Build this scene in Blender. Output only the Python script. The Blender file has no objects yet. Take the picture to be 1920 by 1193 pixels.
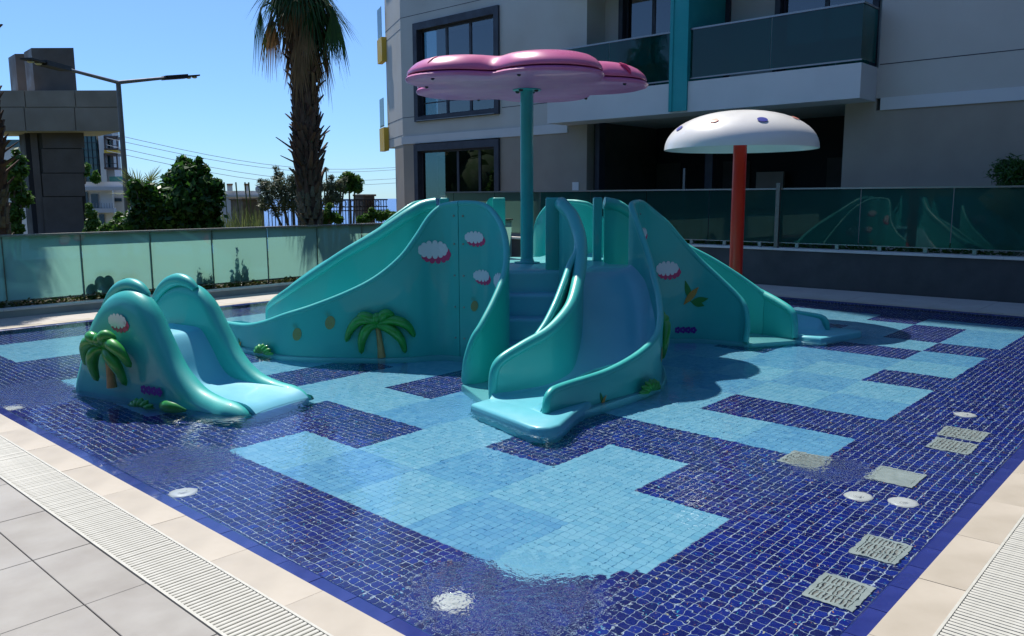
import bpy, bmesh, math, random
import numpy as np
from mathutils import Vector, Matrix
R = math.radians
PI = math.pi
rnd = random.Random(7)
S = bpy.context.scene
C = S.collection

# ---------------------------------------------------------------- camera
FWD = Vector((0.73055012, 0.66690229, -0.14675779))
RGT = Vector((0.67377258, -0.73892862, -0.00387406))
UPV = Vector((0.11102715, 0.09605118, 0.98916487))
EYE = Vector((0, 0, 1.6))
cd = bpy.data.cameras.new('camera')
cam = bpy.data.objects.new('camera', cd)
C.objects.link(cam)
cam.matrix_world = Matrix(((RGT.x, UPV.x, -FWD.x, EYE.x), (RGT.y, UPV.y, -FWD.y, EYE.y),
                           (RGT.z, UPV.z, -FWD.z, EYE.z), (0, 0, 0, 1)))
cd.sensor_width = 36
cd.lens = 36 * 1522.2 / 1920
cd.clip_start = 0.05
cd.clip_end = 60000
S.camera = cam

# ---------------------------------------------------------------- sky, sun, exposure
SUN_AZ, SUN_EL = R(72.4), R(59.5)          # azimuth counter-clockwise from +X
w = bpy.data.worlds.new('World')
S.world = w
w.use_nodes = True
wn = w.node_tree
sky = wn.nodes.new('ShaderNodeTexSky')
sky.sky_type = 'NISHITA'
sky.sun_disc = False
sky.sun_elevation = SUN_EL
sky.sun_rotation = PI / 2 - SUN_AZ
sky.altitude = 50
sky.air_density = 1.0
sky.dust_density = 0.0
sky.ozone_density = 3.0
tint = wn.nodes.new('ShaderNodeMix')
tint.data_type = 'RGBA'
tint.blend_type = 'MULTIPLY'
tint.inputs[0].default_value = 1
tint.inputs[7].default_value = (.88, .98, 1.16, 1)
wn.links.new(sky.outputs[0], tint.inputs[6])
gz = wn.nodes.new('ShaderNodeTexCoord')
sx = wn.nodes.new('ShaderNodeSeparateXYZ')
wn.links.new(gz.outputs['Generated'], sx.inputs[0])
hr = wn.nodes.new('ShaderNodeMapRange')
hr.inputs['From Min'].default_value = 0
hr.inputs['From Max'].default_value = .45
hr.inputs['To Min'].default_value = 0
hr.inputs['To Max'].default_value = 1
wn.links.new(sx.outputs['Z'], hr.inputs['Value'])
hm = wn.nodes.new('ShaderNodeMix')
hm.data_type = 'RGBA'
hm.inputs[6].default_value = (.46, .65, .86, 1)
hm.inputs[7].default_value = (1, 1, 1, 1)
wn.links.new(hr.outputs[0], hm.inputs[0])
t2 = wn.nodes.new('ShaderNodeMix')
t2.data_type = 'RGBA'
t2.blend_type = 'MULTIPLY'
t2.inputs[0].default_value = 1
wn.links.new(tint.outputs[2], t2.inputs[6])
wn.links.new(hm.outputs[2], t2.inputs[7])
wn.links.new(t2.outputs[2], wn.nodes['Background'].inputs[0])
wn.nodes['Background'].inputs[1].default_value = 0.118
sl = bpy.data.lights.new('sun', 'SUN')
sun = bpy.data.objects.new('sun', sl)
C.objects.link(sun)
sl.energy = 4.9
sl.angle = R(0.53)
sl.color = (1.0, 0.95, 0.87)
sdir = Vector((math.cos(SUN_AZ) * math.cos(SUN_EL), math.sin(SUN_AZ) * math.cos(SUN_EL), math.sin(SUN_EL)))
sun.rotation_euler = sdir.to_track_quat('Z', 'Y').to_euler()
sun.location = (0, 0, 30)
sl.cycles.is_caustics_light = True      # the sun is refracted by the real water surface
S.view_settings.view_transform = 'Standard'
S.view_settings.look = 'None'
S.view_settings.exposure = 0.27
S.view_settings.gamma = 1
S.view_settings.use_curve_mapping = False
S.render.engine = 'CYCLES'
S.cycles.use_denoising = True
S.cycles.caustics_refractive = True
S.cycles.caustics_reflective = False
S.cycles.max_bounces = 8
S.cycles.transparent_max_bounces = 12
S.cycles.sample_clamp_indirect = 4


# ---------------------------------------------------------------- helpers
def at(px, py, d):
    """world point seen d metres ahead (measured level) in the direction px, py"""
    v = FWD * 1522.2 + RGT * (px - 960) - UPV * (py - 596.5)
    f = Vector((FWD.x, FWD.y, 0)).normalized()
    return EYE + v * (d / v.dot(f))


def lin(r, g, b):
    f = lambda c: (c / 255 / 12.92) if c <= 10 else ((c / 255 + .055) / 1.055) ** 2.4
    return (f(r), f(g), f(b))


def mat(name, c1, rough=.6, c2=None, scale=6., bump=0., bscale=None, spec=.5, metal=0., coat=0., dist=.01, detail=4, sub=0., isl=0.):
    m = bpy.data.materials.new(name)
    m.use_nodes = True
    t = m.node_tree
    n, l = t.nodes, t.links
    b = n['Principled BSDF']
    b.inputs['Base Color'].default_value = (*c1, 1)
    b.inputs['Roughness'].default_value = rough
    b.inputs['Specular IOR Level'].default_value = spec
    b.inputs['Metallic'].default_value = metal
    b.inputs['Coat Weight'].default_value = coat
    b.inputs['Coat Roughness'].default_value = .04
    tc = n.new('ShaderNodeTexCoord')
    if c2 is not None:
        nz = n.new('ShaderNodeTexNoise')
        nz.inputs['Scale'].default_value = scale
        nz.inputs['Detail'].default_value = detail
        l.new(tc.outputs['Object'], nz.inputs['Vector'])
        rp = n.new('ShaderNodeMapRange')
        rp.inputs['From Min'].default_value = .3
        rp.inputs['From Max'].default_value = .7
        l.new(nz.outputs[0], rp.inputs['Value'])
        fac = rp.outputs[0]
        if isl > 0:
            ge = n.new('ShaderNodeNewGeometry')
            mm = n.new('ShaderNodeMix')
            mm.inputs[0].default_value = isl
            l.new(fac, mm.inputs[2])
            l.new(ge.outputs['Random Per Island'], mm.inputs[3])
            fac = mm.outputs[0]
        mx = n.new('ShaderNodeMix')
        mx.data_type = 'RGBA'
        mx.inputs[6].default_value = (*c1, 1)
        mx.inputs[7].default_value = (*c2, 1)
        l.new(fac, mx.inputs[0])
        l.new(mx.outputs[2], b.inputs['Base Color'])
        nr = n.new('ShaderNodeTexNoise')           # worn and wiped areas
        nr.inputs['Scale'].default_value = max(1.5, scale * .6)
        nr.inputs['Detail'].default_value = 8
        nr.inputs['Roughness'].default_value = .65
        l.new(tc.outputs['Object'], nr.inputs['Vector'])
        rr_ = n.new('ShaderNodeMapRange')
        rr_.inputs['From Min'].default_value = .35
        rr_.inputs['From Max'].default_value = .68
        rr_.inputs['To Min'].default_value = rough * .8
        rr_.inputs['To Max'].default_value = min(1, rough * 1.45)
        l.new(nr.outputs[0], rr_.inputs['Value'])
        l.new(rr_.outputs[0], b.inputs['Roughness'])
    if bump > 0:
        n2 = n.new('ShaderNodeTexNoise')
        n2.inputs['Scale'].default_value = bscale or scale * 6
        n2.inputs['Detail'].default_value = 5
        l.new(tc.outputs['Object'], n2.inputs['Vector'])
        bp = n.new('ShaderNodeBump')
        bp.inputs['Strength'].default_value = bump
        bp.inputs['Distance'].default_value = dist
        l.new(n2.outputs[0], bp.inputs['Height'])
        l.new(bp.outputs[0], b.inputs['Normal'])
    if sub > 0:      # leaves: light comes through
        tr = n.new('ShaderNodeBsdfTranslucent')
        if c2 is not None:
            l.new(mx.outputs[2], tr.inputs[0])
        else:
            tr.inputs[0].default_value = (*c1, 1)
        ms = n.new('ShaderNodeMixShader')
        ms.inputs[0].default_value = sub
        l.new(b.outputs[0], ms.inputs[1])
        l.new(tr.outputs[0], ms.inputs[2])
        l.new(ms.outputs[0], n['Material Output'].inputs[0])
    return m


WL = {}


def reg(o, loc=(0, 0, 0)):
    C.objects.link(o)
    WL[o.name] = Vector(loc)
    return o


def tag(o, label=None, cat=None, group=None, kind=None):
    if label:
        o['label'] = label
    if cat:
        o['category'] = cat
    if group:
        o['group'] = group
    if kind:
        o['kind'] = kind
    return o


def thing(name, label, cat, loc=(0, 0, 0), group=None):
    o = bpy.data.objects.new(name, None)
    o.location = loc
    o.empty_display_size = .2
    reg(o, loc)
    return tag(o, label, cat, group)


class MB:
    def __init__(self):
        self.v = []
        self.f = []
        self.mi = []
        self.cur = 0

    def add(self, vs, fs):
        k = len(self.v)
        self.v += [tuple(p) for p in vs]
        self.f += [tuple(i + k for i in f) for f in fs]
        self.mi += [self.cur] * len(fs)
        return self

    def box(self, x0, x1, y0, y1, z0, z1, ch=0.):
        if ch > 0:
            c = ch
            vs = []
            for z, e in ((z0, 0), (z1 - c, 0), (z1, c)):
                vs += [(x0 + e, y0 + e, z), (x1 - e, y0 + e, z), (x1 - e, y1 - e, z), (x0 + e, y1 - e, z)]
            fs = [(3, 2, 1, 0), (8, 9, 10, 11)]
            for r in (0, 4):
                for i in range(4):
                    j = (i + 1) % 4
                    fs.append((r + i, r + j, r + 4 + j, r + 4 + i))
            return self.add(vs, fs)
        vs = [(x0, y0, z0), (x1, y0, z0), (x1, y1, z0), (x0, y1, z0), (x0, y0, z1), (x1, y0, z1), (x1, y1, z1), (x0, y1, z1)]
        return self.add(vs, [(3, 2, 1, 0), (4, 5, 6, 7), (0, 1, 5, 4), (1, 2, 6, 5), (2, 3, 7, 6), (3, 0, 4, 7)])

    def obox(self, o, u, v, a0, a1, b0, b1, z0, z1):
        """box in a turned frame: origin o, level unit axes u, v"""
        P = lambda a, b, z: (o[0] + u[0] * a + v[0] * b, o[1] + u[1] * a + v[1] * b, z)
        vs = [P(a0, b0, z0), P(a1, b0, z0), P(a1, b1, z0), P(a0, b1, z0), P(a0, b0, z1), P(a1, b0, z1), P(a1, b1, z1), P(a0, b1, z1)]
        return self.add(vs, [(3, 2, 1, 0), (4, 5, 6, 7), (0, 1, 5, 4), (1, 2, 6, 5), (2, 3, 7, 6), (3, 0, 4, 7)])

    def tube(self, pts, rad, seg=10, caps=True, flat=1.):
        pts = [Vector(p) for p in pts]
        n = len(pts)
        if not hasattr(rad, '__len__'):
            rad = [rad] * n
        rings = []
        nrm = None
        for i in range(n):
            tg = (pts[min(i + 1, n - 1)] - pts[max(i - 1, 0)])
            tg = tg.normalized() if tg.length > 1e-9 else Vector((0, 0, 1))
            if nrm is None:
                a = Vector((0, 0, 1)) if abs(tg.z) < .9 else Vector((1, 0, 0))
                nrm = (a - tg * a.dot(tg)).normalized()
            else:
                nrm = (nrm - tg * nrm.dot(tg)).normalized()
            bi = tg.cross(nrm)
            rings.append([pts[i] + (nrm * math.cos(2 * PI * k / seg) + bi * flat * math.sin(2 * PI * k / seg)) * rad[i] for k in range(seg)])
        vs = [p for r in rings for p in r]
        fs = []
        for i in range(n - 1):
            for k in range(seg):
                k2 = (k + 1) % seg
                fs.append((i * seg + k, i * seg + k2, (i + 1) * seg + k2, (i + 1) * seg + k))
        if caps:
            fs.append(tuple(range(seg))[::-1])
            fs.append(tuple((n - 1) * seg + k for k in range(seg)))
        return self.add(vs, fs)

    def lathe(self, prof, c=(0, 0), seg=32):
        vs = []
        for r, z in prof:
            vs += [(c[0] + r * math.cos(2 * PI * k / seg), c[1] + r * math.sin(2 * PI * k / seg), z) for k in range(seg)]
        fs = []
        for i in range(len(prof) - 1):
            for k in range(seg):
                k2 = (k + 1) % seg
                fs.append((i * seg + k, i * seg + k2, (i + 1) * seg + k2, (i + 1) * seg + k))
        return self.add(vs, fs)

    def prism(self, poly, z0, z1, ch=0.):
        n = len(poly)
        cx = sum(p[0] for p in poly) / n
        cy = sum(p[1] for p in poly) / n
        lv = [(z0, 0), (z1, 0)] if ch <= 0 else [(z0, 0), (z1 - ch, 0), (z1 - ch * .3, ch * .35), (z1, ch)]
        vs = []
        # inset along vertex normals
        nm = []
        for i in range(n):
            a = Vector(poly[i - 1]).to_2d()
            b = Vector(poly[i]).to_2d()
            c = Vector(poly[(i + 1) % n]).to_2d()
            e1 = (b - a).normalized()
            e2 = (c - b).normalized()
            q = Vector((-(e1.y + e2.y), e1.x + e2.x))
            nm.append(q.normalized() if q.length > 1e-6 else Vector((0, 0)))
        for z, e in lv:
            vs += [(poly[i][0] + nm[i].x * e, poly[i][1] + nm[i].y * e, z) for i in range(n)]
        fs = []
        for r in range(len(lv) - 1):
            for i in range(n):
                j = (i + 1) % n
                fs.append((r * n + i, r * n + j, (r + 1) * n + j, (r + 1) * n + i))
        fs.append(tuple((len(lv) - 1) * n + i for i in range(n)))
        fs.append(tuple(range(n))[::-1])
        return self.add(vs, fs)

    def blob(self, c, r, seg=10, rings=7, sc=(1, 1, 1)):
        vs, fs = [], []
        for i in range(rings + 1):
            th = PI * i / rings
            for k in range(seg):
                ph = 2 * PI * k / seg
                vs.append((c[0] + r * sc[0] * math.sin(th) * math.cos(ph), c[1] + r * sc[1] * math.sin(th) * math.sin(ph), c[2] + r * sc[2] * math.cos(th)))
        for i in range(rings):
            for k in range(seg):
                k2 = (k + 1) % seg
                fs.append((i * seg + k, (i + 1) * seg + k, (i + 1) * seg + k2, i * seg + k2))
        return self.add(vs, fs)

    def build(self, name, m, parent=None, smooth=False, bevel=0., loc=None):
        base = WL[parent.name] if parent else Vector(loc or (0, 0, 0))
        me = bpy.data.meshes.new(name)
        me.from_pydata([(p[0] - base.x, p[1] - base.y, p[2] - base.z) for p in self.v], [], self.f)
        ms = m if isinstance(m, (list, tuple)) else [m]
        for q in ms:
            me.materials.append(q)
        if len(ms) > 1:
            me.polygons.foreach_set('material_index', self.mi)
        if bevel > 0 or smooth:
            bm = bmesh.new()
            bm.from_mesh(me)
            bmesh.ops.remove_doubles(bm, verts=bm.verts, dist=1e-5)
            bmesh.ops.recalc_face_normals(bm, faces=bm.faces)
            if bevel > 0:
                es = [e for e in bm.edges if len(e.link_faces) == 2 and e.calc_face_angle() > .6]
                bmesh.ops.bevel(bm, geom=es, offset=bevel, segments=2, profile=.6, affect='EDGES', clamp_overlap=True)
            bm.to_mesh(me)
            bm.free()
        if smooth:
            me.polygons.foreach_set('use_smooth', [True] * len(me.polygons))
            try:
                me.set_sharp_from_angle(angle=R(50))
            except Exception:
                pass
        o = bpy.data.objects.new(name, me)
        if not parent:
            o.location = base
        reg(o, base)
        if parent:
            o.parent = parent
        return o


def inst(src, name, parent, loc, rot=0.):
    """another object on the same mesh; loc is in the parent's frame"""
    o = bpy.data.objects.new(name, src.data)
    o.location = loc
    o.rotation_euler = (0, 0, rot)
    reg(o)
    if parent:
        o.parent = parent
        WL[o.name] = WL[parent.name] + Vector(loc)
    return o


def crom(pts, n=6):
    """smooth curve through points of any dimension"""
    P = [np.array(p, float) for p in pts]
    out = []
    for i in range(len(P) - 1):
        p0 = P[max(i - 1, 0)]
        p1 = P[i]
        p2 = P[i + 1]
        p3 = P[min(i + 2, len(P) - 1)]
        for k in range(n):
            t = k / n
            out.append(.5 * ((2 * p1) + (-p0 + p2) * t + (2 * p0 - 5 * p1 + 4 * p2 - p3) * t * t + (-p0 + 3 * p1 - 3 * p2 + p3) * t ** 3))
    out.append(P[-1])
    return out


RECV = []      # things under the water surface that take refracted sunlight

# ---------------------------------------------------------------- materials
M = {}
M['teal'] = mat('teal fibreglass', (.036, .45, .41), .4, (.052, .50, .455), 1.5, coat=.25, bump=.05, bscale=3, dist=.02)
M['bed2'] = mat('aqua blue fibreglass', (.12, .48, .56), .38, (.15, .54, .61), 2., coat=.3)
M['bed'] = mat('pale blue fibreglass', (.15, .50, .66), .38, (.19, .56, .70), 2., coat=.3)
M['aqua'] = mat('aqua fibreglass', (.16, .58, .60), .35, (.2, .62, .66), 2., coat=.4)
M['polem'] = mat('teal painted steel', (.03, .36, .38), .35, (.04, .42, .43), 4., coat=.3)
M['pink'] = mat('pink gelcoat', (.64, .13, .31), .32, (.68, .17, .35), 2., coat=.4)
M['pink2'] = mat('pink underside', (.56, .12, .32), .4, (.62, .16, .36), 2., coat=.2)
M['red'] = mat('red painted steel', (.80, .022, .006), .35, (.74, .016, .005), 5., coat=.3)
M['white'] = mat('white gelcoat', (.80, .78, .74), .35, (.76, .75, .72), 3., coat=.3)
M['grille'] = mat('worn pool grille', (.38, .43, .40), .5, (.50, .54, .50), 22.)
M['black'] = mat('black plastic', (.012, .012, .014), .5)
M['green'] = mat('green fibreglass', (.02, .24, .03), .35, (.035, .36, .05), 9., coat=.4)
M['sandy'] = mat('sand fibreglass', (.42, .26, .10), .45, (.5, .33, .14), 14.)
M['d_white'] = mat('sticker white', (.74, .76, .78), .45)
M['d_pink'] = mat('sticker pink', (.62, .04, .16), .45)
M['d_orange'] = mat('sticker orange', (.55, .25, .03), .5, (.45, .3, .08), 60.)
M['d_faint'] = mat('faded pineapple sticker', (.24, .31, .14), .5, (.34, .26, .07), 60.)
M['d_faintleaf'] = mat('faded leaf sticker', (.09, .42, .33), .5)
M['d_green'] = mat('sticker green', (.02, .22, .04), .5)
M['d_blue'] = mat('sticker blue', (.05, .06, .33), .45)
M['d_purple'] = mat('sticker purple', (.10, .015, .28), .5)
M['d_salmon'] = mat('sticker salmon', (.7, .2, .14), .45)
M['grout'] = mat('pale grout', (.58, .66, .76), .7, (.48, .57, .70), 30.)
M['coping'] = mat('beige stone coping', (.40, .35, .275), .5, (.50, .445, .365), 2.5, bump=.15, bscale=180, dist=.002)
M['nosing'] = mat('glazed blue edge tile', (.016, .024, .15), .2, (.024, .036, .2), 9., coat=.4)
M['deck'] = mat('grey porcelain paving', (.25, .23, .205), .6, (.35, .335, .305), 2.6, bump=.15, bscale=120, dist=.002, detail=8)
M['deck2'] = mat('pale porcelain paving', (.44, .40, .36), .6, (.5, .455, .41), 3., detail=8)
M['joint'] = mat('dark joint sand', (.12, .11, .09), .9)
M['grate'] = mat('white plastic grating', (.47, .46, .40), .5, (.55, .54, .48), 20.)
M['channel'] = mat('wet overflow channel', (.05, .05, .045), .6)
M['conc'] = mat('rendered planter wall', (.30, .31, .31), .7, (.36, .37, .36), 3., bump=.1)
M['conc_shade'] = mat('shade-darkened low wall render', (.055, .058, .06), .7, (.08, .083, .085), 2., bump=.1)  # darker than the planter render: the wall's shade is put into its colour
M['cap'] = mat('pale stone cap', (.62, .60, .56), .6, (.7, .68, .64), 8.)
M['soil'] = mat('dark soil', (.05, .035, .022), .95, (.09, .06, .035), 20., bump=.6, dist=.03)
M['alu'] = mat('brushed bronze rail', (.16, .15, .13), .4, (.2, .19, .17), 30., metal=.6)
M['rail2'] = mat('steel rail', (.3, .3, .3), .35, metal=.8)
M['wallw'] = mat('white render', (.50, .475, .43), .8, (.57, .55, .505), .7, bump=.05, bscale=90, dist=.003)
M['wallw2'] = mat('bright white render', (.60, .60, .60), .8, (.65, .65, .65), 1.2)
M['beige'] = mat('beige stone cladding', (.31, .26, .21), .8, (.37, .32, .26), 1.5, bump=.1, bscale=60, dist=.004)
M['frame'] = mat('anthracite window frame', (.03, .034, .048), .5, (.038, .042, .058), 5.)
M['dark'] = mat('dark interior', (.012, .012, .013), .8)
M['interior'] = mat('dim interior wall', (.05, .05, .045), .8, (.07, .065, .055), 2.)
M['tealp'] = mat('teal render fin', (.01, .28, .30), .6, (.015, .32, .33), 2.)
M['yellow'] = mat('yellow panel', (.62, .38, .03), .6, (.66, .44, .06), 3.)
M['graypanel'] = mat('grey porcelain cladding', (.22, .19, .15), .6, (.31, .27, .22), 1.3, detail=9, bump=.05)
M['darkpanel'] = mat('dark brown porcelain cladding', (.085, .068, .055), .55, (.13, .108, .09), 1.3, detail=9)
M['soffit'] = mat('beige soffit', (.55, .5, .42), .8)
M['lamp'] = mat('grey lamp post steel', (.16, .165, .17), .5, (.19, .19, .2), 8.)
M['lens'] = mat('lamp lens', (.55, .53, .42), .3)
M['iron'] = mat('black wrought iron', (.012, .013, .016), .5)
M['stone'] = mat('rough stone pier', (.13, .10, .075), .85, (.25, .2, .15), 6., bump=.6, bscale=14, dist=.03)
M['bark'] = mat('palm bark', (.05, .026, .018), .9, (.13, .075, .05), 9., bump=.8, bscale=20, dist=.04)
M['boot'] = mat('palm leaf bases', (.05, .024, .016), .85, (.13, .075, .05), 8., isl=.7)
M['trunkb'] = mat('palm lower trunk', (.11, .09, .06), .9, (.2, .17, .12), 10., bump=.8, bscale=16, dist=.05)
M['dead'] = mat('dry palm leaves', (.16, .085, .035), .8, (.30, .18, .08), 5., sub=.25, isl=.7)
M['frond'] = mat('green palm leaves', (.018, .06, .014), .5, (.05, .12, .02), 5., sub=.3, isl=.6)
M['branch'] = mat('grey bark', (.09, .075, .06), .9, (.15, .13, .1), 9.)
M['leaf1'] = mat('glossy dark leaves', (.014, .06, .010), .4, (.06, .17, .02), 3., sub=.4, isl=.6)
M['leaf2'] = mat('olive leaves', (.075, .10, .05), .55, (.17, .20, .12), 4., sub=.2, isl=.7)
M['leaf3'] = mat('fresh green leaves', (.03, .10, .012), .5, (.10, .22, .03), 4., sub=.35, isl=.6)
M['leaf4'] = mat('reed leaves', (.08, .13, .03), .6, (.24, .28, .11), 4., sub=.3, isl=.8)
M['leaf5'] = mat('reddish ground cover', (.10, .07, .015), .6, (.05, .11, .02), 9., sub=.2, isl=.8)
M['hill'] = mat('unseen tree leaves', (.02, .05, .012), .8, (.05, .1, .03), 1.5, sub=.2, isl=.5)
M['ground'] = mat('dry garden soil', (.12, .10, .06), .95, (.09, .12, .04), .6, bump=.4, dist=.05)
M['slope'] = mat('scrub slope', (.07, .09, .035), .95, (.14, .12, .07), .12)
M['sea'] = mat('sea water', (.03, .12, .32), .35, (.04, .15, .37), .01, spec=.3)
M['villa'] = mat('white villa render', (.62, .60, .58), .8, (.68, .66, .63), .8)
M['villag'] = mat('pale grey render', (.40, .42, .45), .8)
M['vglass'] = mat('far window', (.03, .06, .08), .15)
M['bluegl'] = mat('teal curtain glazing', (.015, .07, .085), .12, (.02, .1, .12), .6)
M['brownp'] = mat('brown balcony frame', (.07, .045, .04), .6)
M['wire'] = mat('power cable', (.25, .30, .36), .6)
M['terracotta'] = mat('terracotta pot', (.3, .12, .06), .8)


def fres(n, l, ior):
    """same reflectance from both sides of a thin sheet"""
    f = n.new('ShaderNodeFresnel')
    ge = n.new('ShaderNodeNewGeometry')
    mr = n.new('ShaderNodeMapRange')
    mr.inputs['To Min'].default_value = ior
    mr.inputs['To Max'].default_value = 1 / ior
    l.new(ge.outputs['Backfacing'], mr.inputs['Value'])
    l.new(mr.outputs[0], f.inputs[0])
    return f


def glazing(name, dark, gl=1.5):
    m = bpy.data.materials.new(name)
    m.use_nodes = True
    t = m.node_tree
    n, l = t.nodes, t.links
    n.remove(n['Principled BSDF'])
    o = n['Material Output']
    f = fres(n, l, gl)
    tr = n.new('ShaderNodeBsdfTransparent')
    tr.inputs[0].default_value = (*dark, 1)
    g = n.new('ShaderNodeBsdfGlossy')
    g.inputs['Roughness'].default_value = .01
    mx = n.new('ShaderNodeMixShader')
    l.new(f.outputs[0], mx.inputs[0])
    l.new(tr.outputs[0], mx.inputs[1])
    l.new(g.outputs[0], mx.inputs[2])
    l.new(mx.outputs[0], o.inputs[0])
    return m


M['wglass'] = glazing('window glass', (.30, .40, .42), 2.2)


M['clear'] = glazing('clear green glass edge', (.72, .92, .88), 1.3)


def glass_box(name, x0, x1, y0, y1, z0, z1, m, parent, axis):
    mb = MB().box(x0, x1, y0, y1, z0, z1)
    # faces in box order: bottom, top, -y, +x, +y, -x
    mb.mi = [1, 1, 0 if axis == 'y' else 1, 1, 1, 0 if axis == 'x' else 1]
    return mb.build(name, [M[m], M['clear']], parent)


def frosted(name, col, keep, trans):
    m = bpy.data.materials.new(name)
    m.use_nodes = True
    t = m.node_tree
    n, l = t.nodes, t.links
    n.remove(n['Principled BSDF'])
    o = n['Material Output']
    a = n.new('ShaderNodeBsdfTranslucent')
    a.inputs[0].default_value = (*col, 1)
    d = n.new('ShaderNodeBsdfDiffuse')
    d.inputs[0].default_value = (col[0] * .35, col[1] * .35, col[2] * .35, 1)
    m1 = n.new('ShaderNodeMixShader')
    m1.inputs[0].default_value = .12
    l.new(a.outputs[0], m1.inputs[1])
    l.new(d.outputs[0], m1.inputs[2])
    tr = n.new('ShaderNodeBsdfTransparent')
    tr.inputs[0].default_value = (*keep, 1)
    m2 = n.new('ShaderNodeMixShader')
    m2.inputs[0].default_value = trans
    l.new(m1.outputs[0], m2.inputs[1])
    l.new(tr.outputs[0], m2.inputs[2])
    f = fres(n, l, 1.5)
    g = n.new('ShaderNodeBsdfGlossy')
    g.inputs['Roughness'].default_value = .015
    m3 = n.new('ShaderNodeMixShader')
    l.new(f.outputs[0], m3.inputs[0])
    l.new(m2.outputs[0], m3.inputs[1])
    l.new(g.outputs[0], m3.inputs[2])
    l.new(m3.outputs[0], o.inputs[0])
    return m


M['bglass'] = frosted('green balcony glass', (.06, .52, .46), (.12, .46, .43), .5)
M['frost'] = frosted('frosted green safety glass', (.31, .49, .43), (.35, .7, .65), .05)
M['tint'] = frosted('shade-darkened green safety glass', (.12, .42, .39), (.08, .3, .29), .3)  # copy of the frosted glass with the building's shade put into its colour


def mosaic(name, cols, glint, rough=.25):
    m = bpy.data.materials.new(name)
    m.use_nodes = True
    t = m.node_tree
    n, l = t.nodes, t.links
    b = n['Principled BSDF']
    b.inputs['Roughness'].default_value = rough
    ge = n.new('ShaderNodeNewGeometry')
    oi = n.new('ShaderNodeObjectInfo')
    ad = n.new('ShaderNodeMath')
    ad.operation = 'ADD'
    l.new(ge.outputs['Random Per Island'], ad.inputs[0])
    l.new(oi.outputs['Random'], ad.inputs[1])
    fr = n.new('ShaderNodeMath')
    fr.operation = 'FRACT'
    l.new(ad.outputs[0], fr.inputs[0])
    cr = n.new('ShaderNodeValToRGB')
    e = cr.color_ramp.elements
    e[0].position = 0
    e[0].color = (*cols[0], 1)
    e[1].position = 1
    e[1].color = (*cols[-1], 1)
    for i, c in enumerate(cols[1:-1]):
        q = e.new((i + 1) / (len(cols) - 1))
        q.color = (*c, 1)
    l.new(fr.outputs[0], cr.inputs[0])
    col = cr.outputs[0]
    if glint > 0:        # painted glints: light split by the water, as coloured noise flecks
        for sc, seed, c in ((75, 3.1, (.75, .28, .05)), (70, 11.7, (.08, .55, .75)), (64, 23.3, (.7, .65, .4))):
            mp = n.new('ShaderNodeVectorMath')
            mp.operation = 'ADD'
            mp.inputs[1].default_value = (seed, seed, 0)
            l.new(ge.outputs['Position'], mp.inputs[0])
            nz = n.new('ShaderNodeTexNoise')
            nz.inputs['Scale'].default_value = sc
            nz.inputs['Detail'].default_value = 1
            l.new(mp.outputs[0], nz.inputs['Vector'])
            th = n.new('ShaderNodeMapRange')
            th.inputs['From Min'].default_value = glint
            th.inputs['From Max'].default_value = glint + .05
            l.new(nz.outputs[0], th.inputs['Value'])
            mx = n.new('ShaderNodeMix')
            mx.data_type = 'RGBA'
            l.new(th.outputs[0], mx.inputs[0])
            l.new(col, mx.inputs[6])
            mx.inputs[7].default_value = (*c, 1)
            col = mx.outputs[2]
    l.new(col, b.inputs['Base Color'])
    return m


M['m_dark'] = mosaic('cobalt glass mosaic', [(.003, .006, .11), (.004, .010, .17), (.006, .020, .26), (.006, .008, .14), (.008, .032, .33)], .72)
M['m_a'] = mosaic('sky blue glass mosaic', [(.23, .57, .76), (.30, .64, .82), (.20, .53, .74)], 0)
M['m_b'] = mosaic('deeper sky blue glass mosaic', [(.16, .46, .72), (.22, .54, .78), (.135, .41, .69)], 0)

# water: a real refracting surface, rougher round the jets
JETS = [(2.05, 4.47), (2.25, 2.40), (4.60, 1.53), (4.67, 1.31), (6.84, 1.52), (1.99, 7.29)]
TURB = [(2.15, 4.75, .42), (2.30, 2.12, .46), (4.72, 1.74, .27), (2.15, 7.45, .6), (4.2, 4.4, .35)]


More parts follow.
